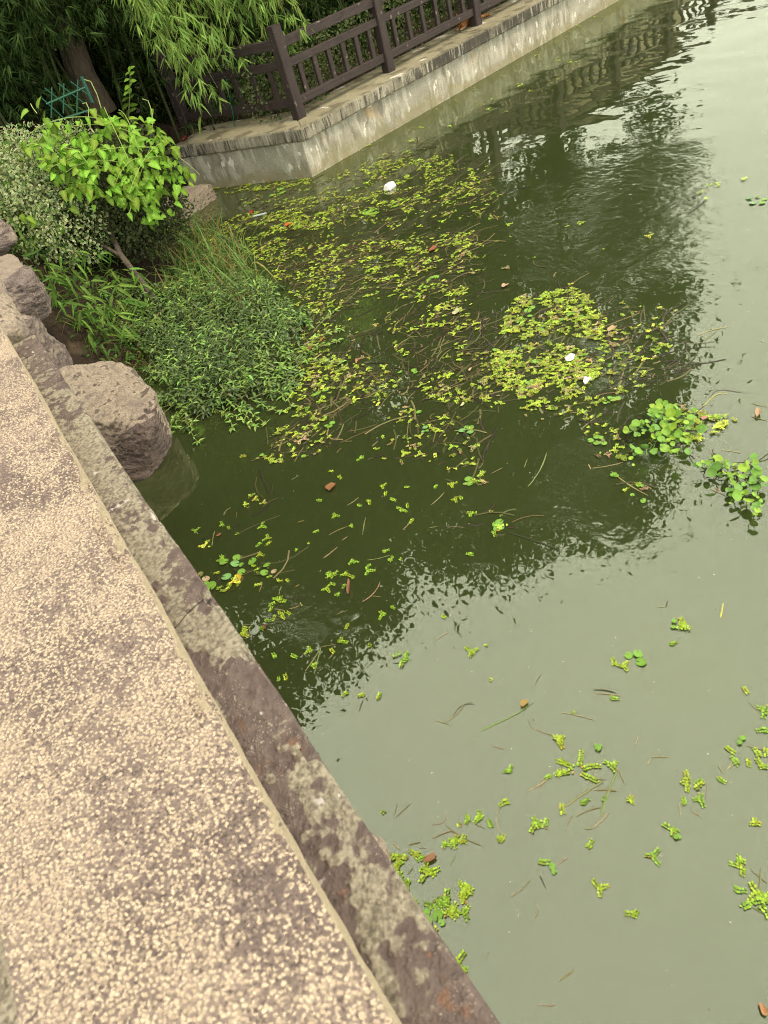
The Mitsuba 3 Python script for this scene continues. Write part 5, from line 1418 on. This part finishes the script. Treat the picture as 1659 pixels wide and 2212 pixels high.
crumpled(Z1, 1648, 2183, 14, (0.40, 0.21, 0.10), 31, 0.5, 'fallen_leaf', 'brown leaf cut by the lower right edge of the picture', 'leaf', 0.5, 1.0)

mb = MB(); a, b_ = at(548, 470), at(576, 463); a[2] = b_[2] = 0.015
tube(mb, np.linspace(a, b_, 5), 0.012, 8, (0.55, 0.62, 0.62)); put('plastic_tube', mb.ply('wet_leaf_material', True), None, 'pale bluish plastic tube floating beside the crimson petal', 'tube')

# bottle on the coping
prof = np.array([[0, -0.075], [0.026, -0.075], [0.03, -0.07], [0.03, 0.02], [0.026, 0.035], [0.013, 0.048], [0.012, 0.07], [0.014, 0.072], [0.014, 0.082], [0, 0.082]])
bt = trimesh.creation.revolve(prof, sections=18)
bt.apply_transform(trimesh.transformations.rotation_matrix(math.pi / 2, [1, 0, 0])); bt.apply_transform(trimesh.transformations.rotation_matrix(-0.9, [0, 0, 1]))
c = at(397, 300, CAP_Z + 0.03); bt.apply_translation([c[0], c[1], CAP_Z + 0.033])
put('bottle', mikit.ply(bt, 'brown_glass_material', 35), None, 'small reddish brown bottle lying on the coping beside the end post', 'bottle')

# green string tied to the bottom rail
mb = MB(); d = unit(posts[1] - posts[0])
def on_bay(px, py, off=0.06):
    """Where the view through a pixel meets the vertical plane of the first bay."""
    nrm = np.array([-d[1], d[0]]); nrm = nrm if nrm @ (EYE[:2] - posts[0]) > 0 else -nrm
    r_ = ray(px, py); s_ = ((posts[0] + nrm * off - EYE[:2]) @ nrm) / (r_[:2] @ nrm)
    return EYE + r_ * s_
tube(mb, np.array([on_bay(488, 170), on_bay(492, 180), on_bay(490, 190), on_bay(496, 210), on_bay(498, 222), on_bay(503, 245, 0.1), at(506, 273, CAP_Z + 0.006)]), 0.006, 5, (0.01, 0.16, 0.10))
put('string', mb.ply('matte_material'), None, 'thin green string tied to the bottom rail and hanging onto the coping', 'string')
mb = MB(); a, b_ = at(589, 352, 0.30), at(632, 388, 0.0)
for q in range(1): tube(mb, np.linspace(a + [0, -0.0, 0], b_, 4), 0.004, 5, (0.12, 0.2, 0.12))
put('fishing_rod_tip', mb.ply('matte_material'), None, 'thin green rod leaning on the concrete wall above the water', 'rod')

# ------------------------------------------------------------------ cat behind the third post
def blob(joints, bones):
    parts = []
    for a, b in bones:
        (pa, ra), (pb, rb) = joints[a], joints[b]
        parts.append(m3.Manifold.batch_hull([m3.Manifold.sphere(ra, 20).translate(list(map(float, pa))), m3.Manifold.sphere(rb, 20).translate(list(map(float, pb)))]))
    t = as_mesh(m3.Manifold.batch_boolean(parts, m3.OpType.Add).refine_to_length(0.02))
    t.merge_vertices(); trimesh.smoothing.filter_taubin(t, iterations=12)
    return t


J = {'rump': ((0.20, 0.02, 0.10), 0.095), 'belly': ((0.05, 0.0, 0.095), 0.092), 'chest': ((-0.10, 0.0, 0.10), 0.078), 'neck': ((-0.17, -0.02, 0.15), 0.055), 'head': ((-0.22, -0.03, 0.175), 0.052), 'muzzle': ((-0.262, -0.04, 0.16), 0.026),
     'ear1': ((-0.215, -0.068, 0.222), 0.012), 'ear2': ((-0.205, 0.008, 0.222), 0.012), 'elbow': ((-0.12, -0.06, 0.04), 0.032), 'paw': ((-0.24, -0.07, 0.022), 0.022), 'elbow2': ((-0.10, 0.05, 0.04), 0.032), 'paw2': ((-0.23, 0.02, 0.022), 0.022),
     'hip': ((0.17, -0.07, 0.07), 0.06), 'knee': ((0.06, -0.10, 0.04), 0.034), 'foot': ((0.02, -0.12, 0.02), 0.02), 'tail0': ((0.28, 0.03, 0.06), 0.026), 'tail1': ((0.38, 0.02, 0.03), 0.024), 'tail2': ((0.50, -0.02, 0.024), 0.023), 'tail3': ((0.60, -0.06, 0.022), 0.018)}
cat_mesh = blob(J, [('rump', 'belly'), ('belly', 'chest'), ('chest', 'neck'), ('neck', 'head'), ('head', 'muzzle'), ('head', 'ear1'), ('head', 'ear2'), ('chest', 'elbow'), ('elbow', 'paw'), ('chest', 'elbow2'), ('elbow2', 'paw2'), ('rump', 'hip'), ('hip', 'knee'), ('knee', 'foot'), ('rump', 'tail0'), ('tail0', 'tail1'), ('tail1', 'tail2'), ('tail2', 'tail3')])
cv_ = np.asarray(cat_mesh.vertices)
stripe = np.clip(np.sin(cv_[:, 0] * 130 + 2.5 * meshkit.noise(cv_ * 20, 3)) * 2.0, 0, 1)[:, None]
ccol = np.array([0.50, 0.24, 0.085]) * (1 - stripe) + np.array([0.30, 0.115, 0.03]) * stripe
ccol = np.where((cv_[:, 2:3] < 0.035) & (cv_[:, :1] < 0), np.array([0.55, 0.40, 0.25]), ccol)
catk = thing('cat', 'ginger tabby cat lying behind a railing post with its tail along the coping', 'cat')
cp = posts[3] + perp(WR) * 0.22
m_ = np.eye(4); m_[:3, :3] = rotz(ang + 0.05); m_[:3, 3] = [cp[0], cp[1], CAP_Z]
put('body', placed(mikit.ply((cv_, np.asarray(cat_mesh.faces)), 'matte_material', True, color=ccol), m_), catk)
for s in (-1, 1):
    e = MB(); sp = trimesh.creation.icosphere(2, 0.009); e.add(np.asarray(sp.vertices) + [-0.262, -0.03 + s * 0.02, 0.188], sp.faces, (0.02, 0.02, 0.01))
    put('eye', placed(e.ply('wet_leaf_material', True), m_), catk)

# ------------------------------------------------------------------ what sets each drifting piece apart: where it floats
MARKS = [((1240, 1655), 'the star-shaped fern'), ((1371, 1422), 'the three-pad frogbit'), ((1440, 930), 'the large hyacinth'), ((1600, 1040), 'the smaller hyacinth'), ((932, 1862), 'the long brown leaf'), ((945, 1992), 'the glossy ledge pads'),
         ((632, 1229), 'the yellow pad'), ((883, 1275), 'the bark strip'), ((717, 1056), 'the curled brown leaf'), ((1290, 1618), 'the clover of pads'), ((1132, 1522), 'the round yellow-brown leaf'), ((1648, 2183), 'the brown edge leaf'),
         ((573, 1360), 'the small reddish leaf'), ((1325, 2020), 'the folded bright pads'), ((1480, 1850), 'the pair of pads below a fern'), ((1600, 1600), 'the pads among stems'), ((1078, 1140), 'the pad cluster on the tree reflection'), ((340, 900), 'the pale-topped boulder')]
found = {}
for k, what, px, py in DRIFT:
    (mx, my), mark = min(MARKS, key=lambda q: math.hypot(q[0][0] - px, q[0][1] - py))
    dx, dy = px - mx, py - my
    side = ('right of' if dx > 0 else 'left of') if abs(dx) > 2.4 * abs(dy) else (('below' if dy > 0 else 'above') if abs(dy) > 2.4 * abs(dx) else ('lower ' if dy > 0 else 'upper ') + ('right of' if dx > 0 else 'left of'))
    found.setdefault((what, side, mark), []).append((math.hypot(dx, dy), k))
RANK = ['nearest', 'second nearest', 'third nearest', 'fourth nearest', 'fifth nearest', 'sixth nearest', 'seventh nearest', 'eighth nearest', 'ninth nearest']
for (what, side, mark), members in found.items():
    members.sort()
    for q, (_, k) in enumerate(members):
        where = f'{side} {mark}'
        labels[k]['label'] = f'{what}, alone {where}' if len(members) == 1 else f'{what}, {RANK[min(q, 8)]} {where}'
